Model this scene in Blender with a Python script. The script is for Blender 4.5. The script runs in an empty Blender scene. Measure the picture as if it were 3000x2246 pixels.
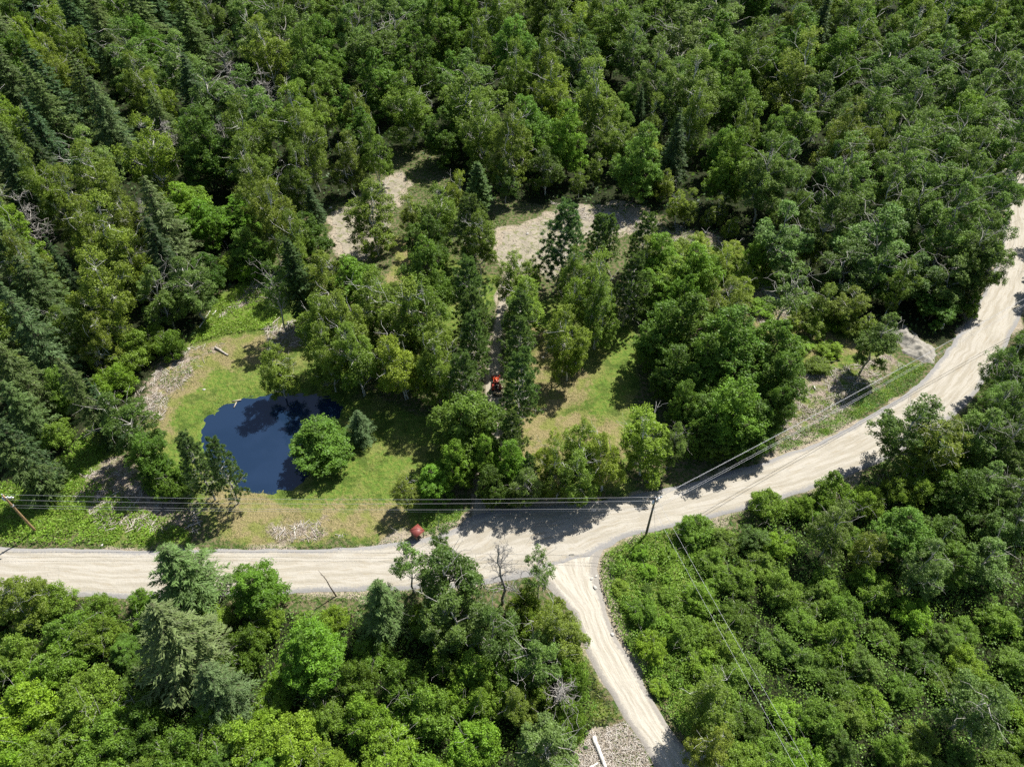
import bpy, math, random
import numpy as np

rnd = random.Random(7)
RG = np.random.default_rng(11)
scene = bpy.context.scene
COL = scene.collection

# ------------------------------------------------------------------ camera
CAM_H, PITCH, FPX, CX, CY = 90.0, math.radians(46.5), 2050.0, 1500.0, 1123.0
cam_d = bpy.data.cameras.new('camera')
cam_d.sensor_width = 36.0
cam_d.lens = FPX / 3000.0 * 36.0
cam_d.clip_start, cam_d.clip_end = 1.0, 9000.0
cam = bpy.data.objects.new('camera', cam_d)
COL.objects.link(cam)
cam.location = (0, 0, CAM_H)
cam.rotation_euler = (math.pi / 2 - PITCH, 0, 0)
scene.camera = cam

# ------------------------------------------------------------------ sky and sun
SUN_EL = math.radians(55)
SUN_DIR = (0.66, 0.75)                       # ground direction towards the sun
az = math.atan2(SUN_DIR[0], SUN_DIR[1])      # clockwise from +Y
world = bpy.data.worlds.new('World')
scene.world = world
world.use_nodes = True
wn = world.node_tree
sky = wn.nodes.new('ShaderNodeTexSky')
sky.sky_type = 'NISHITA'
sky.sun_disc = False
sky.sun_elevation = SUN_EL
sky.sun_rotation = az
wn.links.new(sky.outputs[0], wn.nodes['Background'].inputs[0])
wn.nodes['Background'].inputs[1].default_value = 0.07
sun_d = bpy.data.lights.new('sun', 'SUN')
sun_d.energy = 5.0
sun_d.angle = math.radians(0.5)
sun_d.color = (1.0, 0.975, 0.925)
sun = bpy.data.objects.new('sun', sun_d)
COL.objects.link(sun)
sun.rotation_euler = (math.pi / 2 - SUN_EL, 0, -az + math.pi)
vs = scene.view_settings
vs.view_transform = 'Standard'
vs.look = 'None'
vs.exposure = 0.97
vs.gamma = 1.0
vs.use_curve_mapping = False
cy = scene.cycles
cy.max_bounces = 5
cy.diffuse_bounces = 2
cy.glossy_bounces = 1
cy.transmission_bounces = 4
cy.use_denoising = False

# ------------------------------------------------------------------ layout helpers
SP, CP = math.sin(PITCH), math.cos(PITCH)


def ray(x, y):
    a, b = (x - CX) / FPX, -(y - CY) / FPX
    return np.array([a, CP + b * SP, -SP + b * CP])


def G(x, y, z=0.0):
    """the point at height z that the photograph shows at (x, y)"""
    d = ray(x, y)
    t = (CAM_H - z) / -d[2]
    return (d[0] * t, d[1] * t)


def depth_of(X, Y, Z):
    return Y * CP + (CAM_H - Z) * SP


def proj(X, Y, Z=0.0):
    dz = Z - CAM_H
    dep = Y * CP - dz * SP
    return CX + FPX * X / dep, CY - FPX * (Y * SP + dz * CP) / dep


def GP(pts, z=0.0):
    return np.array([G(x, y, z) for x, y in pts])


def inside(P, poly):
    P = np.asarray(P, float)
    x, y = P[:, 0], P[:, 1]
    r = np.zeros(len(P), bool)
    n = len(poly)
    for i in range(n):
        x1, y1 = poly[i]
        x2, y2 = poly[(i + 1) % n]
        if y1 == y2:
            continue
        c = ((y1 > y) != (y2 > y)) & (x < (x2 - x1) * (y - y1) / (y2 - y1) + x1)
        r ^= c
    return r


def seg_dist(P, line, closed=True):
    P = np.asarray(P, float)
    best = np.full(len(P), 1e9)
    n = len(line)
    for i in range(n if closed else n - 1):
        a = np.array(line[i])
        b = np.array(line[(i + 1) % n])
        ab = b - a
        t = np.clip(((P - a) @ ab) / max(ab @ ab, 1e-9), 0, 1)
        d = np.hypot(*(P - a - t[:, None] * ab).T)
        best = np.minimum(best, d)
    return best


def sdist(P, poly):
    d = seg_dist(P, poly)
    return np.where(inside(P, poly), d, -d)


def vnoise(P, scale, seed=0):
    """smooth value noise, about -1..1, on world xy"""
    P = np.asarray(P, float) / scale + seed * 17.31
    i = np.floor(P).astype(np.int64)
    f = P - i
    f = f * f * (3 - 2 * f)

    def h(a, b):
        n = (a * 374761393 + b * 668265263 + seed * 1442695) & 0x7fffffff
        n = ((n ^ (n >> 13)) * 1274126177) & 0x7fffffff
        return ((n ^ (n >> 16)) & 0xffff) / 32767.5 - 1
    x, y = i[:, 0], i[:, 1]
    a = h(x, y) * (1 - f[:, 0]) + h(x + 1, y) * f[:, 0]
    b = h(x, y + 1) * (1 - f[:, 0]) + h(x + 1, y + 1) * f[:, 0]
    return a * (1 - f[:, 1]) + b * f[:, 1]


def densify(poly, step=0.6, closed=True, jitter=0.0, seed=0):
    out = []
    n = len(poly)
    for i in range(n if closed else n - 1):
        a, b = np.array(poly[i]), np.array(poly[(i + 1) % n])
        k = max(1, int(np.hypot(*(b - a)) / step))
        for j in range(k):
            out.append(a + (b - a) * j / k)
    if not closed:
        out.append(np.array(poly[-1]))
    out = np.array(out)
    if jitter:
        out = out + jitter * np.stack([vnoise(out, 2.3, seed) + .6 * vnoise(out, .8, seed + 1), vnoise(out, 2.3, seed + 2) + .6 * vnoise(out, .8, seed + 3)], 1)
    return out


def smooth_line(pts, closed=False, it=2):
    p = np.array(pts, float)
    for _ in range(it):
        if closed:
            q = np.roll(p, -1, 0)
            p = np.stack([.75 * p + .25 * q, .25 * p + .75 * q], 1).reshape(-1, 2)
        else:
            a, b = p[:-1], p[1:]
            m = np.stack([.75 * a + .25 * b, .25 * a + .75 * b], 1).reshape(-1, 2)
            p = np.vstack([p[:1], m, p[-1:]])
    return p


# ------------------------------------------------------------------ mesh helpers
def mesh_np(name, V, F, mat, attrs=None, smooth=False):
    """V (n,3); F (m,k) equal-sized faces or list of arrays of faces"""
    me = bpy.data.meshes.new(name)
    Fs = F if isinstance(F, list) else [F]
    V = np.asarray(V, np.float32)
    me.vertices.add(len(V))
    me.vertices.foreach_set('co', V.ravel())
    loops = np.concatenate([np.asarray(f, np.int32).ravel() for f in Fs])
    sizes = np.concatenate([np.full(len(f), np.asarray(f).shape[1], np.int32) for f in Fs])
    me.loops.add(len(loops))
    me.loops.foreach_set('vertex_index', loops)
    me.polygons.add(len(sizes))
    starts = np.concatenate([[0], np.cumsum(sizes)[:-1]]).astype(np.int32)
    me.polygons.foreach_set('loop_start', starts)
    me.polygons.foreach_set('loop_total', sizes)
    if smooth:
        me.polygons.foreach_set('use_smooth', np.ones(len(sizes), bool))
    for an, av in (attrs or {}).items():
        a = me.attributes.new(an, 'FLOAT', 'POINT')
        a.data.foreach_set('value', np.asarray(av, np.float32))
    me.materials.append(mat)
    me.update(calc_edges=True)
    return me


def obj(name, me, parent=None):
    o = bpy.data.objects.new(name, me)
    COL.objects.link(o)
    if parent is not None:
        o.parent = parent
    return o


def tag(o, label=None, cat=None, group=None, kind=None):
    for k, v in (('label', label), ('category', cat), ('group', group), ('kind', kind)):
        if v:
            o[k] = v
    return o


class MB:
    """collects tubes, boxes and prisms into one mesh"""

    def __init__(self):
        self.V, self.F4, self.F3, self.n = [], [], [], 0

    def add(self, V, F4=None, F3=None):
        V = np.asarray(V, float)
        if F4 is not None and len(F4):
            self.F4.append(np.asarray(F4) + self.n)
        if F3 is not None and len(F3):
            self.F3.append(np.asarray(F3) + self.n)
        self.V.append(V)
        self.n += len(V)

    def tube(self, pts, rad, sides=6, cap=True):
        pts = np.asarray(pts, float)
        rad = np.broadcast_to(np.asarray(rad, float), (len(pts),))
        t = np.gradient(pts, axis=0)
        t /= np.linalg.norm(t, axis=1)[:, None] + 1e-9
        ref = np.array([0.0, 0.0, 1.0]) if abs(t[:, 2]).mean() < .8 else np.array([1.0, 0.0, 0.0])
        u = np.cross(t, ref)
        u /= np.linalg.norm(u, axis=1)[:, None] + 1e-9
        w = np.cross(t, u)
        a = np.linspace(0, 2 * math.pi, sides, endpoint=False)
        V = pts[:, None] + rad[:, None, None] * (np.cos(a)[None, :, None] * u[:, None] + np.sin(a)[None, :, None] * w[:, None])
        V = V.reshape(-1, 3)
        n = len(pts)
        i = np.arange(n - 1)[:, None] * sides
        j = np.arange(sides)[None]
        k = (j + 1) % sides
        F = np.stack([i + j, i + k, i + k + sides, i + j + sides], -1).reshape(-1, 4)
        F3 = []
        if cap:
            V = np.vstack([V, pts[:1], pts[-1:]])
            c0, c1 = n * sides, n * sides + 1
            for q in range(sides):
                F3.append((c0, (q + 1) % sides, q))
                F3.append((c1, (n - 1) * sides + q, (n - 1) * sides + (q + 1) % sides))
        self.add(V, F, np.array(F3) if F3 else None)
        return self

    def box(self, c, s, rz=0.0, taper=1.0, rx=0.0):
        s = np.array(s) / 2
        V = np.array([(x, y, z) for z in (-1, 1) for y in (-1, 1) for x in (-1, 1)], float)
        V[4:, :2] *= taper
        V = V * s
        if rx:
            y, z = V[:, 1].copy(), V[:, 2].copy()
            V[:, 1], V[:, 2] = y * math.cos(rx) - z * math.sin(rx), y * math.sin(rx) + z * math.cos(rx)
        x, y = V[:, 0].copy(), V[:, 1].copy()
        V[:, 0], V[:, 1] = x * math.cos(rz) - y * math.sin(rz), x * math.sin(rz) + y * math.cos(rz)
        F = [(0, 2, 3, 1), (4, 5, 7, 6), (0, 1, 5, 4), (2, 6, 7, 3), (0, 4, 6, 2), (1, 3, 7, 5)]
        self.add(V + np.array(c), np.array(F))
        return self

    def mesh(self, name, mat, smooth=False, attrs=None):
        Fs = []
        if self.F4:
            Fs.append(np.vstack(self.F4))
        if self.F3:
            Fs.append(np.vstack(self.F3))
        return mesh_np(name, np.vstack(self.V), Fs, mat, attrs, smooth)

    def build(self, name, mat, parent=None, smooth=False):
        return obj(name, self.mesh(name, mat, smooth), parent)


def empty(name, loc, rz=0.0):
    o = bpy.data.objects.new(name, None)
    COL.objects.link(o)
    o.empty_display_size = .3
    o.location = loc
    o.rotation_euler = (0, 0, rz)
    return o


# ------------------------------------------------------------------ materials
def new_mat(name):
    m = bpy.data.materials.new(name)
    m.use_nodes = True
    n = m.node_tree
    for x in list(n.nodes):
        n.nodes.remove(x)
    out = n.nodes.new('ShaderNodeOutputMaterial')
    return m, n, out


class NT:
    def __init__(self, tree):
        self.t = tree

    def node(self, typ, **kw):
        n = self.t.nodes.new(typ)
        for k, v in kw.items():
            setattr(n, k, v)
        return n

    def link(self, a, b):
        self.t.links.new(a, b)

    def put(self, v, sock):
        if isinstance(v, bpy.types.NodeSocket):
            self.link(v, sock)
        else:
            sock.default_value = v

    def attr(self, name):
        return self.node('ShaderNodeAttribute', attribute_name=name).outputs['Fac']

    def pos(self):
        return self.node('ShaderNodeNewGeometry').outputs['Position']

    def noise(self, vec, scale, detail=3.0, rough=.55, out='Fac'):
        n = self.node('ShaderNodeTexNoise')
        self.link(vec, n.inputs['Vector'])
        n.inputs['Scale'].default_value = scale
        n.inputs['Detail'].default_value = detail
        n.inputs['Roughness'].default_value = rough
        return n.outputs[out]

    def math(self, op, a, b=0.0, c=None, clamp=False):
        n = self.node('ShaderNodeMath', operation=op, use_clamp=clamp)
        self.put(a, n.inputs[0])
        self.put(b, n.inputs[1])
        if c is not None:
            self.put(c, n.inputs[2])
        return n.outputs[0]

    def ramp(self, v, lo, hi, a=0.0, b=1.0):
        n = self.node('ShaderNodeMapRange', interpolation_type='SMOOTHSTEP')
        self.put(v, n.inputs[0])
        for i, q in enumerate((lo, hi, a, b)):
            n.inputs[i + 1].default_value = q
        return n.outputs[0]

    def mix(self, f, a, b, blend='MIX'):
        n = self.node('ShaderNodeMix', data_type='RGBA', blend_type=blend)
        self.put(f, n.inputs[0])
        self.put(a if isinstance(a, bpy.types.NodeSocket) else (*a, 1.0), n.inputs[6])
        self.put(b if isinstance(b, bpy.types.NodeSocket) else (*b, 1.0), n.inputs[7])
        return n.outputs[2]

    def bump(self, h, dist=.05, strength=1.0):
        n = self.node('ShaderNodeBump')
        n.inputs['Distance'].default_value = dist
        n.inputs['Strength'].default_value = strength
        self.link(h, n.inputs['Height'])
        return n.outputs[0]

    def bsdf(self, color, rough=.9, spec=.2, normal=None, metal=0.0):
        n = self.node('ShaderNodeBsdfPrincipled')
        self.put(color if isinstance(color, bpy.types.NodeSocket) else (*color, 1.0), n.inputs['Base Color'])
        self.put(rough, n.inputs['Roughness'])
        n.inputs['Specular IOR Level'].default_value = spec
        n.inputs['Metallic'].default_value = metal
        if normal is not None:
            self.link(normal, n.inputs['Normal'])
        return n.outputs[0]


def leaf_mat(name, trans=.45, gloss=.012, gr=.5):
    m, t, out = new_mat(name)
    n = NT(t)
    oc = n.node('ShaderNodeObjectInfo').outputs['Color']
    v = n.attr('v')
    hue = n.attr('hue')
    c = n.mix(n.math('MULTIPLY', hue, .4, clamp=True), oc, (.19, .26, .03))
    bc = n.node('ShaderNodeHueSaturation')
    n.link(c, bc.inputs['Color'])
    n.link(n.ramp(v, 0, 1, .55, 1.5), bc.inputs['Value'])
    col = bc.outputs[0]
    d = n.node('ShaderNodeBsdfDiffuse')
    n.link(col, d.inputs[0])
    tr = n.node('ShaderNodeBsdfTranslucent')
    tc = n.mix(.4, col, (.21, .34, .04))
    n.link(tc, tr.inputs[0])
    mx = n.node('ShaderNodeMixShader')
    mx.inputs[0].default_value = trans
    n.link(d.outputs[0], mx.inputs[1])
    n.link(tr.outputs[0], mx.inputs[2])
    g = n.node('ShaderNodeBsdfGlossy')
    g.inputs['Roughness'].default_value = gr
    g.inputs[0].default_value = (1, 1, 1, 1)
    m2 = n.node('ShaderNodeMixShader')
    m2.inputs[0].default_value = gloss
    n.link(mx.outputs[0], m2.inputs[1])
    n.link(g.outputs[0], m2.inputs[2])
    n.link(m2.outputs[0], out.inputs[0])
    return m


def bark_mat(name, a, b, scale=6.0):
    m, t, out = new_mat(name)
    n = NT(t)
    p = n.node('ShaderNodeTexCoord').outputs['Object']
    f = n.noise(p, scale, 4)
    c = n.mix(n.ramp(f, .42, .62), a, b)
    n.link(n.bsdf(c, .85, .2, n.bump(f, .02)), out.inputs[0])
    return m


def plain_mat(name, col, rough=.5, spec=.4, metal=0.0, var=.25, scale=5.0, dirt=(.12, .1, .08)):
    m, t, out = new_mat(name)
    n = NT(t)
    p = n.node('ShaderNodeTexCoord').outputs['Object']
    f = n.noise(p, scale, 4)
    c = n.mix(n.ramp(f, .45, .8, 0, var), col, dirt)
    n.link(n.bsdf(c, rough, spec, None, metal), out.inputs[0])
    return m


LEAF = leaf_mat('leaf_broad')
NEEDLE = leaf_mat('leaf_needle', .42, .012, .6)
WEED = leaf_mat('leaf_weed', .4, .015)
BARK_WHITE = bark_mat('bark_birch', (.62, .6, .54), (.3, .28, .24))
BARK_GREY = bark_mat('bark_aspen', (.42, .40, .35), (.2, .18, .15))
BARK_BROWN = bark_mat('bark_brown', (.13, .1, .075), (.06, .048, .038))
BARK_DEAD = bark_mat('bark_dead', (.36, .335, .3), (.2, .18, .155))

# ------------------------------------------------------------------ outlines read from the photograph
ROAD_UP = [(-260, 1600), (0, 1601), (430, 1612), (640, 1609), (1000, 1607), (1080, 1600), (1210, 1584), (1310, 1563), (1360, 1530), (1400, 1490), (1520, 1484),
           (1700, 1476), (1830, 1455), (1940, 1432), (2040, 1412), (2204, 1361), (2344, 1316), (2444, 1275), (2557, 1212), (2670, 1144), (2725, 1085),
           (2770, 1030), (2797, 995), (2838, 931), (2878, 858), (2906, 800), (2930, 740), (2945, 660), (2945, 560), (2935, 470), (2915, 380), (2880, 290)]
ROAD_LO = [(-260, 1742), (0, 1742), (204, 1745), (475, 1757), (868, 1738), (1000, 1733), (1217, 1724), (1400, 1716), (1560, 1690), (1660, 1656), (1740, 1632), (1779, 1605), (1860, 1566),
           (1996, 1537), (2070, 1522), (2140, 1505), (2308, 1456), (2408, 1425), (2543, 1370), (2690, 1300), (2806, 1216), (2850, 1165), (2888, 1112),
           (2925, 1060), (2951, 1022), (2974, 954), (3000, 900), (3015, 830), (3030, 740), (3030, 640), (3015, 560), (2995, 470), (2970, 380), (2925, 290)]
TRACK_L = [(1500, 1640), (1560, 1690), (1639, 1752), (1690, 1806), (1707, 1895), (1743, 1958), (1797, 2049), (1835, 2113), (1885, 2180), (1925, 2250), (2000, 2400)]
TRACK_R = [(1800, 1560), (1772, 1605), (1752, 1660), (1755, 1700), (1772, 1768), (1806, 1858), (1860, 1949), (1928, 2067), (1960, 2121), (2003, 2180), (2045, 2250), (2130, 2400)]
POND = [(743, 1153), (697, 1164), (634, 1194), (596, 1221), (582, 1262), (583, 1307), (602, 1352), (655, 1400), (706, 1429), (743, 1441), (806, 1445), (868, 1432),
        (906, 1402), (925, 1370), (945, 1310), (985, 1250), (1008, 1205), (1005, 1172), (950, 1152), (880, 1147), (800, 1148)]
PROPERTY = [(-300, 1430), (0, 1420), (90, 1398), (181, 1316), (254, 1248), (330, 1200), (400, 1160), (453, 1090), (566, 1004), (600, 930), (634, 863), (770, 782),
            (900, 640), (1080, 560), (1120, 440), (1280, 470), (1400, 570), (1650, 605), (1900, 640), (2080, 690), (2230, 760), (2330, 840), (2450, 930),
            (2620, 950), (2700, 985), (2797, 995), (2906, 800), (2945, 660), (2945, 560), (2915, 380), (3050, 380), (3060, 640), (3040, 800), (2985, 1010), (2900, 1150), (2830, 1240), (2700, 1330),
            (2560, 1400), (2420, 1455), (2308, 1490), (2140, 1540), (2000, 1575), (2050, 1590), (2060, 1680), (2020, 1790), (1990, 1890), (2010, 1980), (2050, 2080), (2090, 2180), (2200, 2400), (1700, 2400), (1700, 2246), (1725, 2160), (1760, 2090),
            (1690, 1920), (1660, 1830), (1610, 1790), (1400, 1765), (1217, 1770), (868, 1785), (475, 1800), (204, 1790), (-300, 1780)]
CLEARING = [(950, 640), (985, 720), (1000, 770), (1080, 765), (1130, 705), (1150, 640), (1165, 590), (1200, 540), (1180, 500), (1130, 520), (1100, 560), (1030, 590)]
CLEARING2 = [(1460, 680), (1440, 760), (1470, 800), (1560, 800), (1620, 830), (1650, 780), (1720, 690), (1850, 680), (1900, 640), (1850, 600), (1700, 590), (1640, 620), (1560, 640)]
DRIVE_L = [(1478, 770), (1464, 840), (1450, 920), (1440, 1000), (1425, 1060), (1415, 1140), (1408, 1220), (1395, 1330), (1385, 1420), (1372, 1500), (1350, 1540)]
DRIVE_R = [(1560, 800), (1510, 860), (1484, 930), (1472, 1000), (1470, 1060), (1475, 1140), (1472, 1220), (1465, 1330), (1458, 1420), (1455, 1490), (1470, 1530)]
CHIPS = [(1670, 2260), (1700, 2190), (1722, 2150), (1790, 2125), (1830, 2112), (1885, 2185), (1930, 2300), (1700, 2330)]

W = {k: GP(v) for k, v in dict(pond=POND, prop=PROPERTY, clear=CLEARING, clear2=CLEARING2, chips=CHIPS).items()}
W['road'] = np.vstack([GP(ROAD_UP), GP(ROAD_LO)[::-1]])
W['track'] = np.vstack([GP(TRACK_L), GP(TRACK_R)[::-1]])
W['drive'] = np.vstack([GP(DRIVE_L), GP(DRIVE_R)[::-1]])
POND_W = smooth_line(W['pond'], True, 2)
LAWNS = [GP(p) for p in (
    [(566, 1004), (640, 960), (800, 900), (900, 850), (960, 900), (1010, 1000), (1060, 1150), (1250, 1200), (1330, 1250), (1330, 1400), (1240, 1480), (1200, 1570), (1060, 1595), (640, 1600), (600, 1500), (480, 1400), (430, 1250), (480, 1130)],
    [(1180, 700), (1300, 850), (1300, 1000), (1440, 1000), (1460, 800), (1300, 760)],
    [(1480, 900), (1700, 850), (1850, 900), (1880, 1000), (1840, 1200), (1870, 1300), (1850, 1450), (1460, 1470), (1480, 1200)],
    [(2000, 700), (2300, 800), (2500, 960), (2600, 990), (2560, 1200), (2320, 1310), (2200, 1200), (2300, 1000), (2100, 850)])]
DRYS = [GP(p) for p in (
    [(500, 1080), (560, 1010), (680, 980), (900, 960), (850, 1030), (640, 1080), (560, 1150), (480, 1290), (420, 1230)],
    [(640, 1450), (760, 1450), (900, 1490), (1160, 1500), (1190, 1570), (640, 1600), (600, 1560)],
    [(1560, 960), (1660, 990), (1720, 1040), (1740, 1180), (1660, 1220), (1580, 1270), (1540, 1230), (1560, 1080)],
    [(1540, 1240), (1700, 1180), (1820, 1260), (1840, 1330), (1820, 1420), (1600, 1420), (1540, 1330)],
    [(1160, 690), (1260, 720), (1220, 850), (1120, 860)],
    [(2040, 740), (2260, 820), (2300, 930), (2480, 1000), (2560, 1010), (2400, 1080), (2200, 950)])]
SLASH = [GP(p) for p in (
    [(540, 1030), (640, 1015), (560, 1100), (500, 1150), (480, 1220), (420, 1215), (405, 1160), (455, 1095)],
    [(780, 960), (920, 930), (960, 990), (840, 1020), (790, 1000)],
    [(640, 930), (780, 860), (820, 790), (760, 800), (700, 880)],
    [(250, 1400), (330, 1370), (420, 1430), (560, 1500), (560, 1550), (300, 1540), (260, 1480), (200, 1420)],
    [(800, 1545), (960, 1530), (1010, 1570), (830, 1590)],
    [(1640, 600), (2080, 680), (2100, 730), (1900, 690), (1700, 640)],
    [(2330, 1110), (2480, 1080), (2600, 1050), (2620, 1080), (2480, 1190), (2300, 1300), (2210, 1330), (2270, 1230)],
    [(2120, 800), (2250, 840), (2330, 960), (2220, 940), (2130, 860)])]
WEEDY = [GP(p) for p in (
    [(-200, 1440), (90, 1405), (190, 1320), (260, 1255), (330, 1210), (340, 1290), (260, 1400), (420, 1490), (560, 1560), (560, 1600), (0, 1592), (-200, 1592)],
    [(560, 1010), (640, 870), (770, 790), (880, 760), (840, 860), (800, 960), (640, 985)],
    [(2140, 1380), (2260, 1300), (2400, 1240), (2560, 1150), (2640, 1070), (2725, 1070), (2660, 1140), (2550, 1205), (2440, 1268), (2344, 1308), (2204, 1352)],
    [(1765, 1625), (1860, 1572), (2010, 1545), (2090, 1560), (2100, 1700), (2060, 1860), (2060, 2000), (2090, 2140), (2010, 2170), (1930, 2060), (1860, 1940), (1808, 1850), (1775, 1760), (1758, 1680)],
    [(1640, 1790), (1700, 1900), (1750, 1990), (1800, 2075), (1820, 2105), (1720, 2140), (1680, 1960)],
    [(1960, 700), (2180, 740), (2320, 860), (2180, 860), (2000, 790)],
    [(1230, 1480), (1360, 1480), (1340, 1540), (1240, 1570)])]


# ------------------------------------------------------------------ ground
def make_ground():
    def axis(lo, flo, fhi, hi, fine):
        c = np.arange(flo, fhi + .01, fine)
        a = lo + (flo - lo) * (1 - np.linspace(1, 0, 26) ** 3)
        b = fhi + (hi - fhi) * np.linspace(0, 1, 26) ** 3
        return np.concatenate([a[:-1], c, b[1:]])
    xs = axis(-4000, -92, 112, 4000, .55)
    ys = axis(-600, 14, 152, 6000, .55)
    X, Y = np.meshgrid(xs, ys)
    P = np.stack([X.ravel(), Y.ravel()], 1)
    core = (P[:, 0] > -150) & (P[:, 0] < 170) & (P[:, 1] > 5) & (P[:, 1] < 240)
    Q = P[core]
    z = np.zeros(len(P))
    z[core] += .10 * vnoise(Q, 5, 3) + .05 * vnoise(Q, 1.7, 4)

    def wt(polys, soft):
        w = np.zeros(len(P))
        b = np.full(len(Q), -1e9)
        for p in polys:
            b = np.maximum(b, sdist(Q, p))
        b = b + 2.2 * vnoise(Q, 6, 9) + 1.0 * vnoise(Q, 2, 10)
        w[core] = np.clip(b / soft * .5 + .5, 0, 1)
        return w
    lawn, dry, slash, weedy = wt(LAWNS, 2.5), wt(DRYS, 2.5), wt(SLASH, 1.6), wt(WEEDY, 2.0)
    dirt = wt([W['clear'], W['clear2'], W['drive'], W['road'], W['track'], W['chips']], 1.6)
    prop = wt([W['prop']], 3.0)
    # pond basin; flatten under road sheets
    d = sdist(Q, POND_W)
    zz = z[core]
    near = np.clip((d + 3.0) / 3.0, 0, 1)
    zz = np.where(d > -3.0, zz * (1 - near) - .38 * near ** 1.5, zz)
    zz = zz + np.clip((d + 3) / 3, 0, 1) * (.055 * vnoise(Q, 1.4, 15) + .035 * vnoise(Q, .7, 16) - .02)
    zz = np.where(d > .8, -.42 - .8 * np.clip(d / 3, 0, 1), zz)
    for k in ('road', 'track', 'drive', 'clear', 'clear2', 'chips'):
        q = sdist(Q, W[k])
        fl = np.clip((q + 2.2) / 1.6, 0, 1)
        zz = zz * (1 - fl) + (-.06) * fl
    z[core] = zz
    nx, ny = len(xs), len(ys)
    i = (np.arange(ny - 1)[:, None] * nx + np.arange(nx - 1)[None]).ravel()
    F = np.stack([i, i + 1, i + nx + 1, i + nx], 1)
    m, t, out = new_mat('ground')
    n = NT(t)
    p = n.pos()
    n1, n2, n3, n4 = n.noise(p, .35, 4), n.noise(p, 1.6, 4), n.noise(p, 6.0, 3), n.noise(p, .09, 3)
    jit = n.math('SUBTRACT', n.math('ADD', n.math('MULTIPLY', n2, .5), n.math('MULTIPLY', n3, .5)), .5)

    def w_(name, k=.9):
        return n.ramp(n.math('ADD', n.attr(name), n.math('MULTIPLY', jit, k)), .38, .62)
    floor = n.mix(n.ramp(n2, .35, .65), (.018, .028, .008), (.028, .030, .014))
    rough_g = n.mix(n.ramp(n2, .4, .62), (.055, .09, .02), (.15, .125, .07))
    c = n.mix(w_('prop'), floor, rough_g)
    g1 = n.mix(n.ramp(n2, .38, .62), (.092, .158, .024), (.145, .178, .036))
    g1 = n.mix(n.ramp(n.noise(p, .16, 5, .65), .46, .66, 0, .65), g1, (.20, .185, .065))
    g1 = n.mix(n.ramp(n1, .5, .62, 0, .7), g1, (.05, .085, .014))
    g1 = n.mix(n.ramp(n3, .55, .75, 0, .5), g1, (.075, .11, .018))
    c = n.mix(w_('lawn'), c, g1)
    d1 = n.mix(n.ramp(n3, .38, .62), (.272, .221, .111), (.178, .153, .064))
    d1 = n.mix(n.ramp(n1, .46, .6, 0, .7), d1, (.15, .18, .035))
    c = n.mix(w_('dry', 1.5), c, d1)
    wd = n.mix(n.ramp(n2, .4, .6), (.1, .16, .02), (.13, .15, .04))
    c = n.mix(w_('weedy'), c, wd)
    s1 = n.mix(n.ramp(n3, .4, .62), (.34, .28, .22), (.14, .11, .08))
    c = n.mix(n.math('MULTIPLY', w_('slash', 1.8), n.ramp(n.noise(p, .5, 5, .65), .36, .58)), c, s1)
    e1 = n.mix(n.ramp(n2, .35, .65), (.352, .296, .216), (.256, .216, .160))
    e1 = n.mix(n.ramp(n1, .58, .7, 0, .6), e1, (.2, .2, .08))
    c = n.mix(w_('dirt'), c, e1)
    hgt = n.math('ADD', n.math('MULTIPLY', n3, .6), n2)
    n.link(n.bsdf(c, .95, .1, n.bump(hgt, .4)), out.inputs[0])
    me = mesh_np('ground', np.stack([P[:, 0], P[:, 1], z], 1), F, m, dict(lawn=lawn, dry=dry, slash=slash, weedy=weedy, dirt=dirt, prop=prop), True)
    tag(obj('ground', me), 'grass, bare earth and forest floor under the trees', None, None, 'structure')


def gravel_mat(name, tracks, base, pale, shoulder, strip_from=None):
    m, t, out = new_mat(name)
    n = NT(t)
    p = n.pos()
    u, v = n.attr('across'), n.attr('along')
    uv = n.node('ShaderNodeCombineXYZ')
    wob = n.math('MULTIPLY', n.math('SUBTRACT', n.noise(p, .11, 3), .5), .35)
    uw = n.math('ADD', u, wob)
    n.link(n.math('MULTIPLY', uw, 5.5), uv.inputs[0])
    n.link(n.math('MULTIPLY', v, .10), uv.inputs[1])
    streak = n.noise(uv.outputs[0], 1.0, 4, .6)
    uv2 = n.node('ShaderNodeCombineXYZ')
    n.link(n.math('MULTIPLY', uw, 15.0), uv2.inputs[0])
    n.link(n.math('MULTIPLY', v, .35), uv2.inputs[1])
    streak2 = n.noise(uv2.outputs[0], 1.0, 3, .6)
    big, fine, grain = n.noise(p, .25, 3), n.noise(p, 3.0, 4), n.noise(p, 14.0, 2)
    c = n.mix(n.ramp(streak, .36, .6), base, pale)
    c = n.mix(n.ramp(streak2, .52, .68, 0, .6), c, (.25, .205, .135))
    c = n.mix(n.ramp(big, .5, .7, 0, .3), c, (.29, .26, .21))
    c = n.mix(n.ramp(n.noise(p, .9, 4), .56, .72, 0, .3), c, (.26, .24, .2))
    au = n.math('ABSOLUTE', u)
    if strip_from is not None:
        mid = n.math('MULTIPLY', n.ramp(n.math('ADD', au, n.math('MULTIPLY', n.math('SUBTRACT', fine, .5), .5)), .10, .02), n.ramp(v, strip_from, strip_from + 14))
        c = n.mix(mid, c, (.14, .15, .05))
    sh = n.ramp(n.math('ADD', au, n.math('MULTIPLY', n.math('SUBTRACT', fine, .5), .35)), tracks, tracks + .16)
    c = n.mix(sh, c, shoulder)
    c = n.mix(n.ramp(grain, .5, .75, 0, .4), c, (.2, .18, .155))
    c = n.mix(n.ramp(grain, .5, .28, 0, .3), c, (.46, .44, .4))
    h = n.math('ADD', n.math('MULTIPLY', grain, .5), fine)
    n.link(n.bsdf(c, .95, .15, n.bump(h, .06)), out.inputs[0])
    return m


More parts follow.
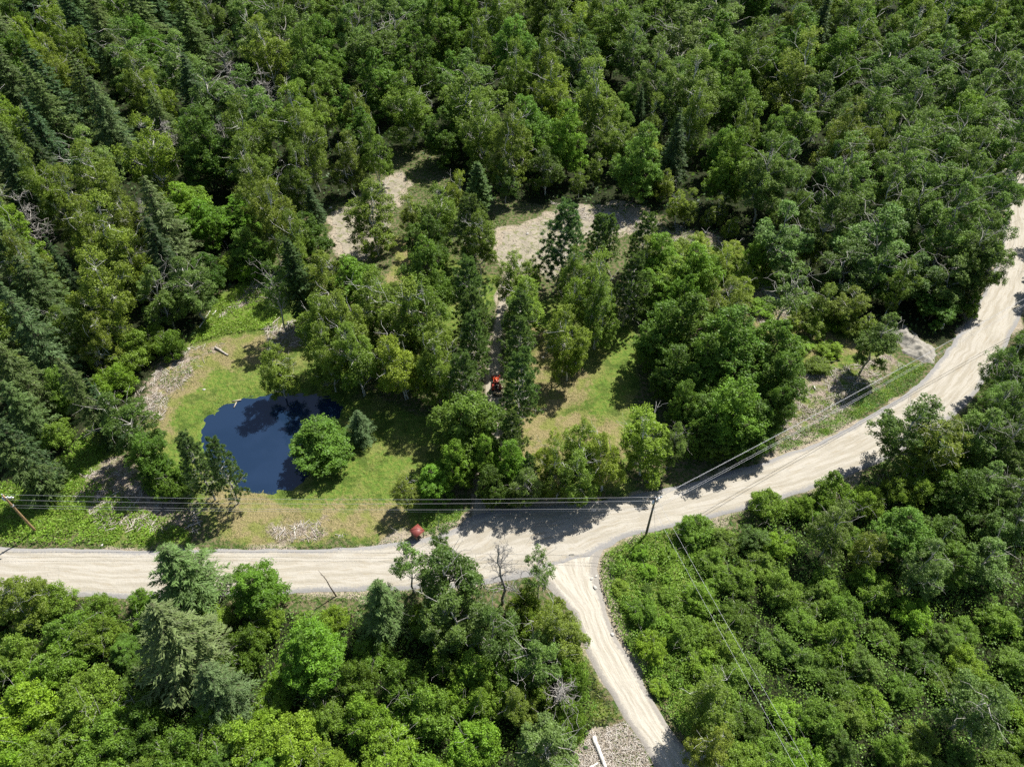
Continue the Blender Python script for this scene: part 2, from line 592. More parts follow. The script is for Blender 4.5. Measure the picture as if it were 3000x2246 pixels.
def strip(name, L, R, mat, z0, label, nw=18, crown=.05, step=.9, rag=.25, seed=0):
    """a road: L and R are edges with equal point counts"""
    def resample(p, n):
        p = smooth_line(p, False, 2)
        s = np.concatenate([[0], np.cumsum(np.hypot(*np.diff(p, axis=0).T))])
        q = np.linspace(0, s[-1], n)
        return np.stack([np.interp(q, s, p[:, 0]), np.interp(q, s, p[:, 1])], 1)
    n = int(np.hypot(*np.diff(L, axis=0).T).sum() / step)
    A, B = resample(L, n), resample(R, n)
    dirv = (B - A) / (np.hypot(*(B - A).T)[:, None] + 1e-6)
    A = A + dirv * (rag * (vnoise(A, 2.5, seed) + .6 * vnoise(A, .9, seed + 1)))[:, None]
    B = B + dirv * (rag * (vnoise(B, 2.5, seed + 2) + .6 * vnoise(B, .9, seed + 3)))[:, None]
    u = np.linspace(0, 1, nw)
    P = A[:, None] * (1 - u)[None, :, None] + B[:, None] * u[None, :, None]
    s = np.concatenate([[0], np.cumsum(np.hypot(*np.diff((A + B) / 2, axis=0).T))])
    U = np.broadcast_to(u * 2 - 1, (n, nw)).ravel()
    S = np.broadcast_to(s[:, None], (n, nw)).ravel()
    z = z0 + crown * (1 - U ** 2) - .10 * np.clip((np.abs(U) - .86) / .14, 0, 1) ** 2 + .012 * vnoise(P.reshape(-1, 2), 1.3, seed + 5)
    V = np.column_stack([P.reshape(-1, 2), z])
    i = (np.arange(n - 1)[:, None] * nw + np.arange(nw - 1)[None]).ravel()
    F = np.stack([i, i + nw, i + nw + 1, i + 1], 1)
    me = mesh_np(name, V, F, mat, dict(across=U, along=S), True)
    return tag(obj(name, me), label, None, None, 'structure')


def patch(name, poly, mat, z, label, jit=1.0, seed=0):
    poly = poly.mean(0) + (poly - poly.mean(0)) * .93
    lo, hi = poly.min(0) - 2, poly.max(0) + 2
    c = .24
    xs, ys = np.arange(lo[0], hi[0], c), np.arange(lo[1], hi[1], c)
    X, Y = np.meshgrid(xs, ys)
    P = np.stack([X.ravel(), Y.ravel()], 1)
    P = P + .09 * np.stack([vnoise(P, .5, seed + 7), vnoise(P, .5, seed + 8)], 1)
    d = sdist(P, poly) + jit * (vnoise(P, 4, seed) + .7 * vnoise(P, 1.5, seed + 1) + .5 * vnoise(P, .6, seed + 2))
    nx, ny = len(xs), len(ys)
    i = (np.arange(ny - 1)[:, None] * nx + np.arange(nx - 1)[None]).ravel()
    F = np.stack([i, i + 1, i + nx + 1, i + nx], 1)
    F = F[(d[F] > 0).all(1)]
    used, inv = np.unique(F, return_inverse=True)
    V = np.column_stack([P[used], np.full(len(used), z)])
    me = mesh_np(name, V, inv.reshape(-1, 4), mat)
    return tag(obj(name, me), label, None, None, 'structure')


make_ground()
strip('gravel_road', GP(ROAD_UP), GP(ROAD_LO), gravel_mat('road_gravel', .74, (.275, .245, .19), (.355, .325, .27), (.215, .206, .195)), .06, 'pale gravel road curving from the west edge up to the east edge', 26, .08, .8, .22, 3)
strip('side_track', GP(TRACK_L), GP(TRACK_R), gravel_mat('track_gravel', .62, (.312, .279, .221), (.418, .385, .320), (.230, .209, .180), 26), .02, 'narrow gravel side track leaving the road junction downwards', 18, .05, .6, .2, 8)
strip('driveway', GP(DRIVE_L), GP(DRIVE_R), gravel_mat('drive_gravel', .6, (.264, .224, .160), (.304, .268, .208), (.152, .132, .080)), .0, 'narrow earth driveway between rows of pines', 14, .04, .6, .3, 12)


def earth_mat():
    m, t, out = new_mat('earth')
    n = NT(t)
    p = n.pos()
    a, b, c_ = n.noise(p, .5, 4), n.noise(p, 2.2, 4), n.noise(p, 9, 3)
    c = n.mix(n.ramp(a, .38, .62), (.275, .24, .18), (.21, .184, .138))
    c = n.mix(n.ramp(b, .5, .66, 0, .6), c, (.27, .235, .17))
    c = n.mix(n.ramp(n.noise(p, .8, 5), .52, .62, 0, .8), c, (.13, .14, .05))
    c = n.mix(n.ramp(c_, .55, .75, 0, .4), c, (.42, .39, .33))
    n.link(n.bsdf(c, .95, .1, n.bump(n.math('ADD', b, n.math('MULTIPLY', c_, .4)), .15)), out.inputs[0])
    return m


EARTH = earth_mat()
patch('earth_clearing', W['clear'], EARTH, .012, 'shaded bare earth clearing beneath the white-trunked birch', 1.0, 1)
patch('gravel_clearing', W['clear2'], EARTH, .03, 'sandy clearing at the head of the driveway', 1.0, 5)
patch('chip_patch', W['chips'], EARTH, .008, 'patch strewn with pale wood chips beside the side track', .6, 9)


def make_water():
    m, t, out = new_mat('water')
    n = NT(t)
    p = n.pos()
    h = n.noise(p, 2.5, 2)
    c = n.mix(n.ramp(n.noise(p, .12, 3), .4, .6), (.009, .021, .046), (.011, .024, .052))
    n.link(n.bsdf(c, .04, .5, n.bump(h, .004)), out.inputs[0])
    pts = densify(smooth_line(GP(POND), True, 2), .5, True, .12, 4)
    c0 = pts.mean(0)
    pts = c0 + (pts - c0) * 1.03
    me = bpy.data.meshes.new('pond')
    me.from_pydata([(x, y, -.40) for x, y in pts], [], [list(range(len(pts)))])
    me.materials.append(m)
    me.update()
    if me.polygons[0].normal.z < 0:
        me.flip_normals()
    tag(obj('pond_water', me), 'still dark blue pond', None, None, 'structure')


make_water()


# ------------------------------------------------------------------ foliage generators
def rdir(n, up=0.0):
    d = RG.normal(size=(n, 3))
    d[:, 2] += up
    return d / (np.linalg.norm(d, axis=1)[:, None] + 1e-9)


def leaves(C, Nrm, size, asp, tdir=None):
    """rhombic leaves; returns V, F"""
    n = len(C)
    t = RG.normal(size=(n, 3)) if tdir is None else tdir + .25 * RG.normal(size=(n, 3))
    t -= (t * Nrm).sum(1)[:, None] * Nrm
    t /= np.linalg.norm(t, axis=1)[:, None] + 1e-9
    b = np.cross(Nrm, t)
    s = np.asarray(size)[:, None]
    w = s * np.asarray(asp).reshape(-1, 1)
    V = np.stack([C - t * s, C + b * w - t * s * .1, C + t * s, C - b * w - t * s * .1], 1).reshape(-1, 3)
    F = np.arange(4 * n).reshape(-1, 4)
    return V, F


def crown_mesh(name, C, Nrm, size, asp, val, hue, mat, tdir=None):
    V, F = leaves(C, Nrm, size, asp, tdir)
    return mesh_np(name, V, F, mat, dict(v=np.repeat(np.clip(val, 0, 1), 4), hue=np.repeat(np.clip(hue, 0, 1), 4)))


def limb(mb, a, b, r0, r1, sag=.0, sides=4, seg=4, wob=.06):
    a, b = np.array(a, float), np.array(b, float)
    L = np.linalg.norm(b - a)
    t = np.linspace(0, 1, seg + 1)[:, None]
    p = a + (b - a) * t + RG.normal(size=(seg + 1, 3)) * wob * L * (t * (1 - t) * 4) * .5
    p[:, 2] += sag * L * np.sin(t[:, 0] * math.pi)
    mb.tube(p, np.linspace(r0, r1, seg + 1), sides, False)
    return p


def broadleaf(name, H, R, zb, nl, lr, lasp, ncl, nleaf, ls, crl=(.3, .48), bark=None, tr=.013, stems=1, spread=.0, sparse=1.0, bare=0, czs=.72):
    mb = MB()
    top = []
    for s in range(stems):
        a = rnd.uniform(0, 6.28)
        off = 0 if stems == 1 else spread
        bx = np.array([math.cos(a), math.sin(a)]) * off * .25
        tx = np.array([math.cos(a), math.sin(a)]) * (off + R * .1)
        p0, p1 = (bx[0], bx[1], -.2), (tx[0], tx[1], H * .86)
        path = limb(mb, p0, p1, H * tr / stems ** .4, H * tr * .18, 0, 7, 8, .05)
        top.append(path)
    lobes = [(np.array([top[0][-1][0], top[0][-1][1], H - rnd.uniform(*lr) * R * lasp]), R * rnd.uniform(*lr))]
    for i in range(nl - 1):
        a = 6.283 * (i + rnd.uniform(-.35, .35)) / (nl - 1)
        r = R * rnd.uniform(*lr)
        d = (R - r) * rnd.uniform(.7, 1.08)
        if i % 3 == 2:
            d *= .55
        hi = H - r * lasp - (H - zb) * (.12 + .45 * (d / R) ** 2) * rnd.uniform(.5, 1.2)
        lo = zb + r * .7
        z = max(lo, lo + (hi - lo) * (rnd.uniform(.5, 1.0) if i % 2 else rnd.uniform(0, .55)))
        lobes.append((np.array([math.cos(a) * d, math.sin(a) * d, z]), r))
    C, Nr, Sz, Va, Hu = [], [], [], [], []
    for li, (lc, r) in enumerate(lobes):
        path = top[li % len(top)]
        zt = np.clip(lc[2] - np.hypot(*(lc[:2])) * .9, zb * .6, H * .8)
        k = np.argmin(abs(path[:, 2] - zt))
        lp = limb(mb, path[k], lc + np.array([0, 0, r * .2]), H * tr * .38, H * tr * .12, .06, 5, 5, .08)
        lv, lh = rnd.uniform(-.12, .12), rnd.uniform(0, .25)
        dirs = rdir(ncl, .35)
        for d in dirs:
            cr = r * rnd.uniform(*crl)
            cc = lc + d * np.array([1, 1, lasp]) * r * rnd.uniform(.55, .95)
            if cc[2] < zb * .75:
                continue
            if rnd.random() < .55:
                limb(mb, lp[rnd.randint(2, 5)], cc, H * tr * .12, H * tr * .04, .03, 3, 3, .1)
            nlv = int(nleaf * rnd.uniform(.6, 1.3) * sparse)
            dd = rdir(nlv, .25)
            rr = cr * RG.uniform(.25, 1.0, nlv) ** .45
            sp = 1 + .35 * np.sin(dd[:, 0] * 5 + rnd.uniform(0, 6)) * np.sin(dd[:, 1] * 5 + rnd.uniform(0, 6))
            pc = cc + dd * (rr * sp)[:, None] * np.array([1, 1, czs])
            nn = .6 * dd + .65 * RG.normal(size=(nlv, 3)) + np.array([0, 0, .6])
            nn /= np.linalg.norm(nn, axis=1)[:, None]
            C.append(pc)
            Nr.append(nn)
            Sz.append(ls * RG.uniform(.6, 1.35, nlv))
            cv = rnd.uniform(.28, .72) + lv
            Va.append(cv + RG.normal(0, .13, nlv))
            Hu.append(np.clip(lh + rnd.uniform(-.15, .2) + RG.normal(0, .1, nlv), 0, 1))
    for b in range(bare):
        path = top[b % len(top)]
        a = rnd.uniform(0, 6.28)
        k = rnd.randint(3, len(path) - 2)
        q = path[k] + np.array([math.cos(a) * R * 1.02, math.sin(a) * R * 1.02, rnd.uniform(.1, .3) * H])
        p = limb(mb, path[k], q, H * tr * .3, H * tr * .05, .05, 4, 5, .1)
        for _ in range(3):
            j = rnd.randint(2, 4)
            limb(mb, p[j], p[j] + RG.normal(size=3) * R * .28 + np.array([0, 0, R * .12]), H * tr * .1, .012, 0, 3, 3, .15)
    cm = crown_mesh(name + '_crown', np.vstack(C), np.vstack(Nr), np.concatenate(Sz), .62, np.concatenate(Va), np.concatenate(Hu), LEAF)
    return dict(crown=cm, trunk=mb.mesh(name + '_trunk', bark or BARK_GREY, True), H=H, R=R, zc=zb * .42 + H * .52)


def conifer(name, H, R, zb, whorls, per, ls, asp, nspr, droop, power=.8, bark=None, hang=0.0, ragged=.25, deadlow=0):
    mb = MB()
    path = limb(mb, (0, 0, -.2), (rnd.uniform(-.2, .2), rnd.uniform(-.2, .2), H), H * .012, .02, 0, 7, 8, .015)
    C, Nr, Sz, Va, Hu, Td = [], [], [], [], [], []
    for w in range(whorls):
        t = (w + rnd.uniform(-.3, .3)) / whorls
        t = min(max(t, 0), 1)
        z = zb + (H - zb) * t
        Lb = R * max(.06, (1 - t) ** power) * (1 if t > .12 else .75)
        a0 = rnd.uniform(0, 6.28)
        for k in range(per):
            if rnd.random() < .08:
                continue
            a = a0 + 6.283 * (k + rnd.uniform(-.3, .3)) / per
            L = Lb * rnd.uniform(1 - ragged * 1.6, 1 + ragged)
            dv = np.array([math.cos(a), math.sin(a), 0])
            tip = np.array([path[-1][0] * t, path[-1][1] * t, z]) + dv * L + np.array([0, 0, -droop * L + .12 * L * t])
            base = np.array([path[-1][0] * t, path[-1][1] * t, z])
            limb(mb, base, tip, .02 + .005 * L, .008, .05, 3, 3, .04)
            n = max(8, int(nspr * L / R * rnd.uniform(.7, 1.2)))
            s = RG.uniform(.12, 1.02, n) ** .8
            side = np.array([-dv[1], dv[0], 0])
            wv = L * .30 * (1.05 - s * .75)
            off = RG.normal(0, .55, n) * wv
            pc = base + (tip - base) * s[:, None] + side * off[:, None]
            pc[:, 2] += .06 * L * np.sin(s * 3.14) - np.abs(off) * .25 + RG.normal(0, .05, n) * L * .4 - hang * RG.random(n)
            td = dv * .8 + side * np.sign(off)[:, None] * .7 + np.array([0, 0, -.25 - hang])
            nn = np.array([0, 0, 1.0]) + .55 * RG.normal(size=(n, 3)) + dv * .3
            nn /= np.linalg.norm(nn, axis=1)[:, None]
            C.append(pc)
            Nr.append(nn)
            Sz.append(ls * RG.uniform(.6, 1.3, n))
            Td.append(np.broadcast_to(td, (n, 3)))
            cv = rnd.uniform(.3, .68)
            Va.append(cv + RG.normal(0, .12, n) + .12 * (s - .5))
            Hu.append(np.clip(RG.normal(.08, .1, n), 0, 1))
    for k in range(deadlow):
        a = rnd.uniform(0, 6.28)
        z = rnd.uniform(.15, 1.0) * zb
        L = R * rnd.uniform(.5, .9)
        q = np.array([math.cos(a) * L, math.sin(a) * L, z + rnd.uniform(-.1, .15) * L])
        p = limb(mb, (0, 0, z), q, .04, .012, .05, 4, 4, .08)
        limb(mb, p[2], p[2] + RG.normal(size=3) * L * .25, .018, .008, 0, 3, 2)
    cm = crown_mesh(name + '_crown', np.vstack(C), np.vstack(Nr), np.concatenate(Sz), asp, np.concatenate(Va), np.concatenate(Hu), NEEDLE, np.vstack(Td))
    return dict(crown=cm, trunk=mb.mesh(name + '_trunk', bark or BARK_BROWN, True), H=H, R=R, zc=zb * .42 + H * .48)


def pine(name, H, R, zb, nb, tufts, ntn, ls):
    mb = MB()
    path = limb(mb, (0, 0, -.2), (rnd.uniform(-.4, .4), rnd.uniform(-.4, .4), H * .95), H * .014, .04, 0, 7, 8, .03)
    C, Nr, Sz, Va, Hu, Td = [], [], [], [], [], []
    for b in range(nb):
        t = (b + rnd.random()) / nb
        z = zb + (H * .97 - zb) * t
        a = b * 2.4 + rnd.uniform(-.4, .4)
        L = R * (.45 + .75 * math.sin(min(1, 1.15 - t) * 1.5)) * rnd.uniform(.65, 1.1) * (1 - .55 * t ** 2)
        base = np.array([path[-1][0] * t, path[-1][1] * t, z])
        tip = base + np.array([math.cos(a) * L, math.sin(a) * L, L * (.05 + .35 * t)])
        p = limb(mb, base, tip, .035 + .012 * L, .015, -.06, 4, 5, .07)
        for k in range(tufts):
            s = rnd.uniform(.35, 1.0)
            q = base + (tip - base) * s
            j = np.array([-math.sin(a), math.cos(a), 0]) * rnd.gauss(0, .28) * L * (1.2 - s * .6)
            cc = q + j + np.array([0, 0, rnd.uniform(0, .25) + abs(rnd.gauss(0, .08)) * L])
            if rnd.random() < .5:
                limb(mb, q, cc, .018, .008, 0, 3, 2)
            n = int(ntn * rnd.uniform(.7, 1.3))
            dd = rdir(n, .7)
            C.append(cc + dd * ls * .8)
            nn = np.cross(dd, rdir(n))
            nn /= np.linalg.norm(nn, axis=1)[:, None] + 1e-9
            nn[nn[:, 2] < 0] *= -1
            Nr.append(nn)
            Td.append(dd)
            Sz.append(ls * RG.uniform(.7, 1.2, n))
            cv = rnd.uniform(.3, .7)
            Va.append(cv + RG.normal(0, .12, n))
            Hu.append(np.clip(RG.normal(.1, .12, n), 0, 1))
    for k in range(10):
        a = rnd.uniform(0, 6.28)
        z = rnd.uniform(.25, 1.1) * zb
        L = R * rnd.uniform(.4, .95)
        p = limb(mb, (0, 0, z), (math.cos(a) * L, math.sin(a) * L, z + .1 * L), .04, .012, -.04, 4, 4, .1)
        for _ in range(2):
            limb(mb, p[rnd.randint(1, 3)], p[3] + RG.normal(size=3) * L * .2, .02, .008, 0, 3, 2)
    cm = crown_mesh(name + '_crown', np.vstack(C), np.vstack(Nr), np.concatenate(Sz), .2, np.concatenate(Va), np.concatenate(Hu), NEEDLE, np.vstack(Td))
    return dict(crown=cm, trunk=mb.mesh(name + '_trunk', BARK_GREY, True), H=H, R=R, zc=zb * .42 + H * .5)


def snag(name, H, R, nb):
    mb, br = MB(), MB()
    path = limb(mb, (0, 0, -.2), (rnd.uniform(-.6, .6), rnd.uniform(-.6, .6), H), H * .016, .04, 0, 6, 8, .04)
    for b in range(nb):
        t = .3 + .68 * (b + rnd.random()) / nb
        k = min(len(path) - 1, int(t * (len(path) - 1)))
        a = rnd.uniform(0, 6.28)
        L = R * rnd.uniform(.5, 1.1) * (1.15 - .6 * t)
        p = limb(br, path[k], path[k] + np.array([math.cos(a) * L, math.sin(a) * L, rnd.uniform(.15, .6) * L]), .04 + .014 * L, .018, .06, 4, 5, .12)
        for _ in range(6):
            j = rnd.randint(1, 5)
            e = p[j] + RG.normal(size=3) * L * .3 + np.array([0, 0, .1 * L])
            q = limb(br, p[j], e, .028, .014, 0, 3, 3, .15)
            limb(br, q[2], q[2] + RG.normal(size=3) * L * .18, .012, .007, 0, 3, 2, .1)
    return dict(crown=br.mesh(name + '_branches', BARK_DEAD, True), trunk=mb.mesh(name + '_trunk', BARK_DEAD, True), H=H, R=R, zc=.62 * H)


PROTO = {
    'birch': [broadleaf('birch', 16, 3.6, 1.7 + .5 * (i % 2), 14 + i % 3, (.27, .44), 1.7, 30, 62, .092, (.22, .38), BARK_WHITE, .009, 1 + (i % 2), .8, 1.0, 3, 1.25) for i in range(4)],
    'aspen': [broadleaf('aspen', 16, 3.8, 3.0, 15 + i, (.25, .38), 1.25, 26, 58, .105, (.24, .42), BARK_GREY, .011, 1, .6, .9, 7, .95) for i in range(4)],
    'maple': [broadleaf('maple', 14, 4.4, 1.4, 15 + i, (.30, .48), 1.2, 34, 62, .115, (.19, .33), BARK_BROWN, .012, 1, .5, 1.0, 0, .8) for i in range(3)],
    'alder': [broadleaf('alder', 3.9, 2.8, .25, 14 + i, (.24, .42), .8, 24, 58, .075, (.24, .42), BARK_GREY, .012, 3, .9, 1.0, 2, .85) for i in range(4)],
    'thin': [broadleaf('thin', 13, 2.9, 4.2, 10 + i, (.26, .4), 1.0, 14, 40, .10, (.28, .46), BARK_GREY, .012, 1, .5, .8, 10, .8) for i in range(3)],
    'larch': [conifer('larch', 17, 3.6, 1.2, 30, 9, .24, .22, 95, .10, .72, BARK_BROWN, .12, .3, 4) for i in range(3)],
    'spruce': [conifer('spruce', 14, 2.6, .8, 28, 9, .20, .32, 70, .25, .85, BARK_BROWN, 0, .25, 0) for i in range(2)],
    'cedar': [conifer('cedar', 13, 2.1, .6, 32, 10, .17, .5, 60, -.25, .55, BARK_BROWN, 0, .25, 0)],
    'pine': [pine('pine', 14, 3.1, 2.4, 48 + 4 * i, 10, 36, .22) for i in range(3)],
    'snag': [snag('snag', 13, 2.8, 34), snag('snag', 10, 3.0, 30)],
}
TINT = {'birch': (.154, .222, .025), 'aspen': (.122, .200, .038), 'maple': (.102, .192, .022), 'alder': (.142, .240, .025), 'thin': (.105, .190, .036),
        'larch': (.120, .180, .050), 'spruce': (.055, .102, .036), 'cedar': (.080, .130, .032), 'pine': (.102, .168, .044), 'snag': (.4, .4, .4)}
MOD = {'': (1, 1, 1), 'd': (.66, .70, .7), 'l': (1.3, 1.28, 1.0), 'y': (1.35, 1.36, .9), 'b': (.88, 1.0, 1.35), 'g': (1.06, 1.0, 1.25), 'o': (.95, .9, .9), 'p': (1.2, 1.18, 1.35)}
LOOK = {'': 'mid-green', 'd': 'dark green', 'l': 'light green', 'y': 'bright yellow-green', 'b': 'bluish green', 'g': 'grey-green', 'o': 'olive', 'p': 'pale silvery green'}
NAME = {'birch': ('birch_tree', 'birch', 'tree'), 'aspen': ('aspen_tree', 'aspen', 'tree'), 'maple': ('maple_tree', 'maple', 'tree'), 'alder': ('alder_shrub', 'alder shrub', 'shrub'),
        'thin': ('sparse_aspen_tree', 'thin sparse aspen', 'tree'), 'larch': ('larch_tree', 'larch', 'tree'), 'spruce': ('spruce_tree', 'spruce', 'tree'), 'cedar': ('cedar_tree', 'cedar', 'tree'),
        'pine': ('pine_tree', 'pine', 'tree'), 'snag': ('dead_tree', 'bare dead tree', 'dead tree')}
RATIO = {'birch': .42, 'aspen': .44, 'maple': .58, 'alder': 1.1, 'thin': .42, 'larch': .42, 'spruce': .36, 'cedar': .34, 'pine': .45, 'snag': .4}
HLIM = {'birch': (4, 22), 'aspen': (6, 22), 'maple': (5, 21), 'alder': (2.2, 6.5), 'thin': (6, 16), 'larch': (5, 24), 'spruce': (4, 22), 'cedar': (5, 16), 'pine': (5, 18), 'snag': (4, 17)}
TREES = []      # dict(kind, x, y, h, r, mod, label)


def plant(kind, x, y, h, r, mod='', label=None, lean=(0, 0)):
    TREES.append(dict(kind=kind, x=x, y=y, h=h, r=r, mod=mod, label=label, lean=lean))


def T(crop, kind, cx, cy, w, h=0, mod='', label=None, lean=(0, 0)):
    """a tree whose crown centre shows at (cx, cy) of a survey tile, w wide"""
    ox, oy = crop
    px, py, wp = ox + cx * .4529, oy + cy * .4529, w * .4529
    if crop == E and kind != 'pine':
        wp *= 1.16
        h *= 1.08
    X, Y = G(px, py, 6)
    wm = wp * depth_of(X, Y, 6) / FPX
    if not h:
        h = min(max(wm / RATIO[kind], HLIM[kind][0]), HLIM[kind][1])
    else:
        h *= 1.15 if kind == 'alder' else 1.42
    p = PROTO[kind][0]
    zc = p['zc'] / p['H'] * h
    X, Y = G(px, py, zc)
    wm = wp * depth_of(X, Y, zc) / FPX
    plant(kind, X, Y, h, wm / 2 * (1.0 if kind == 'pine' else 1.22), mod, label, lean)


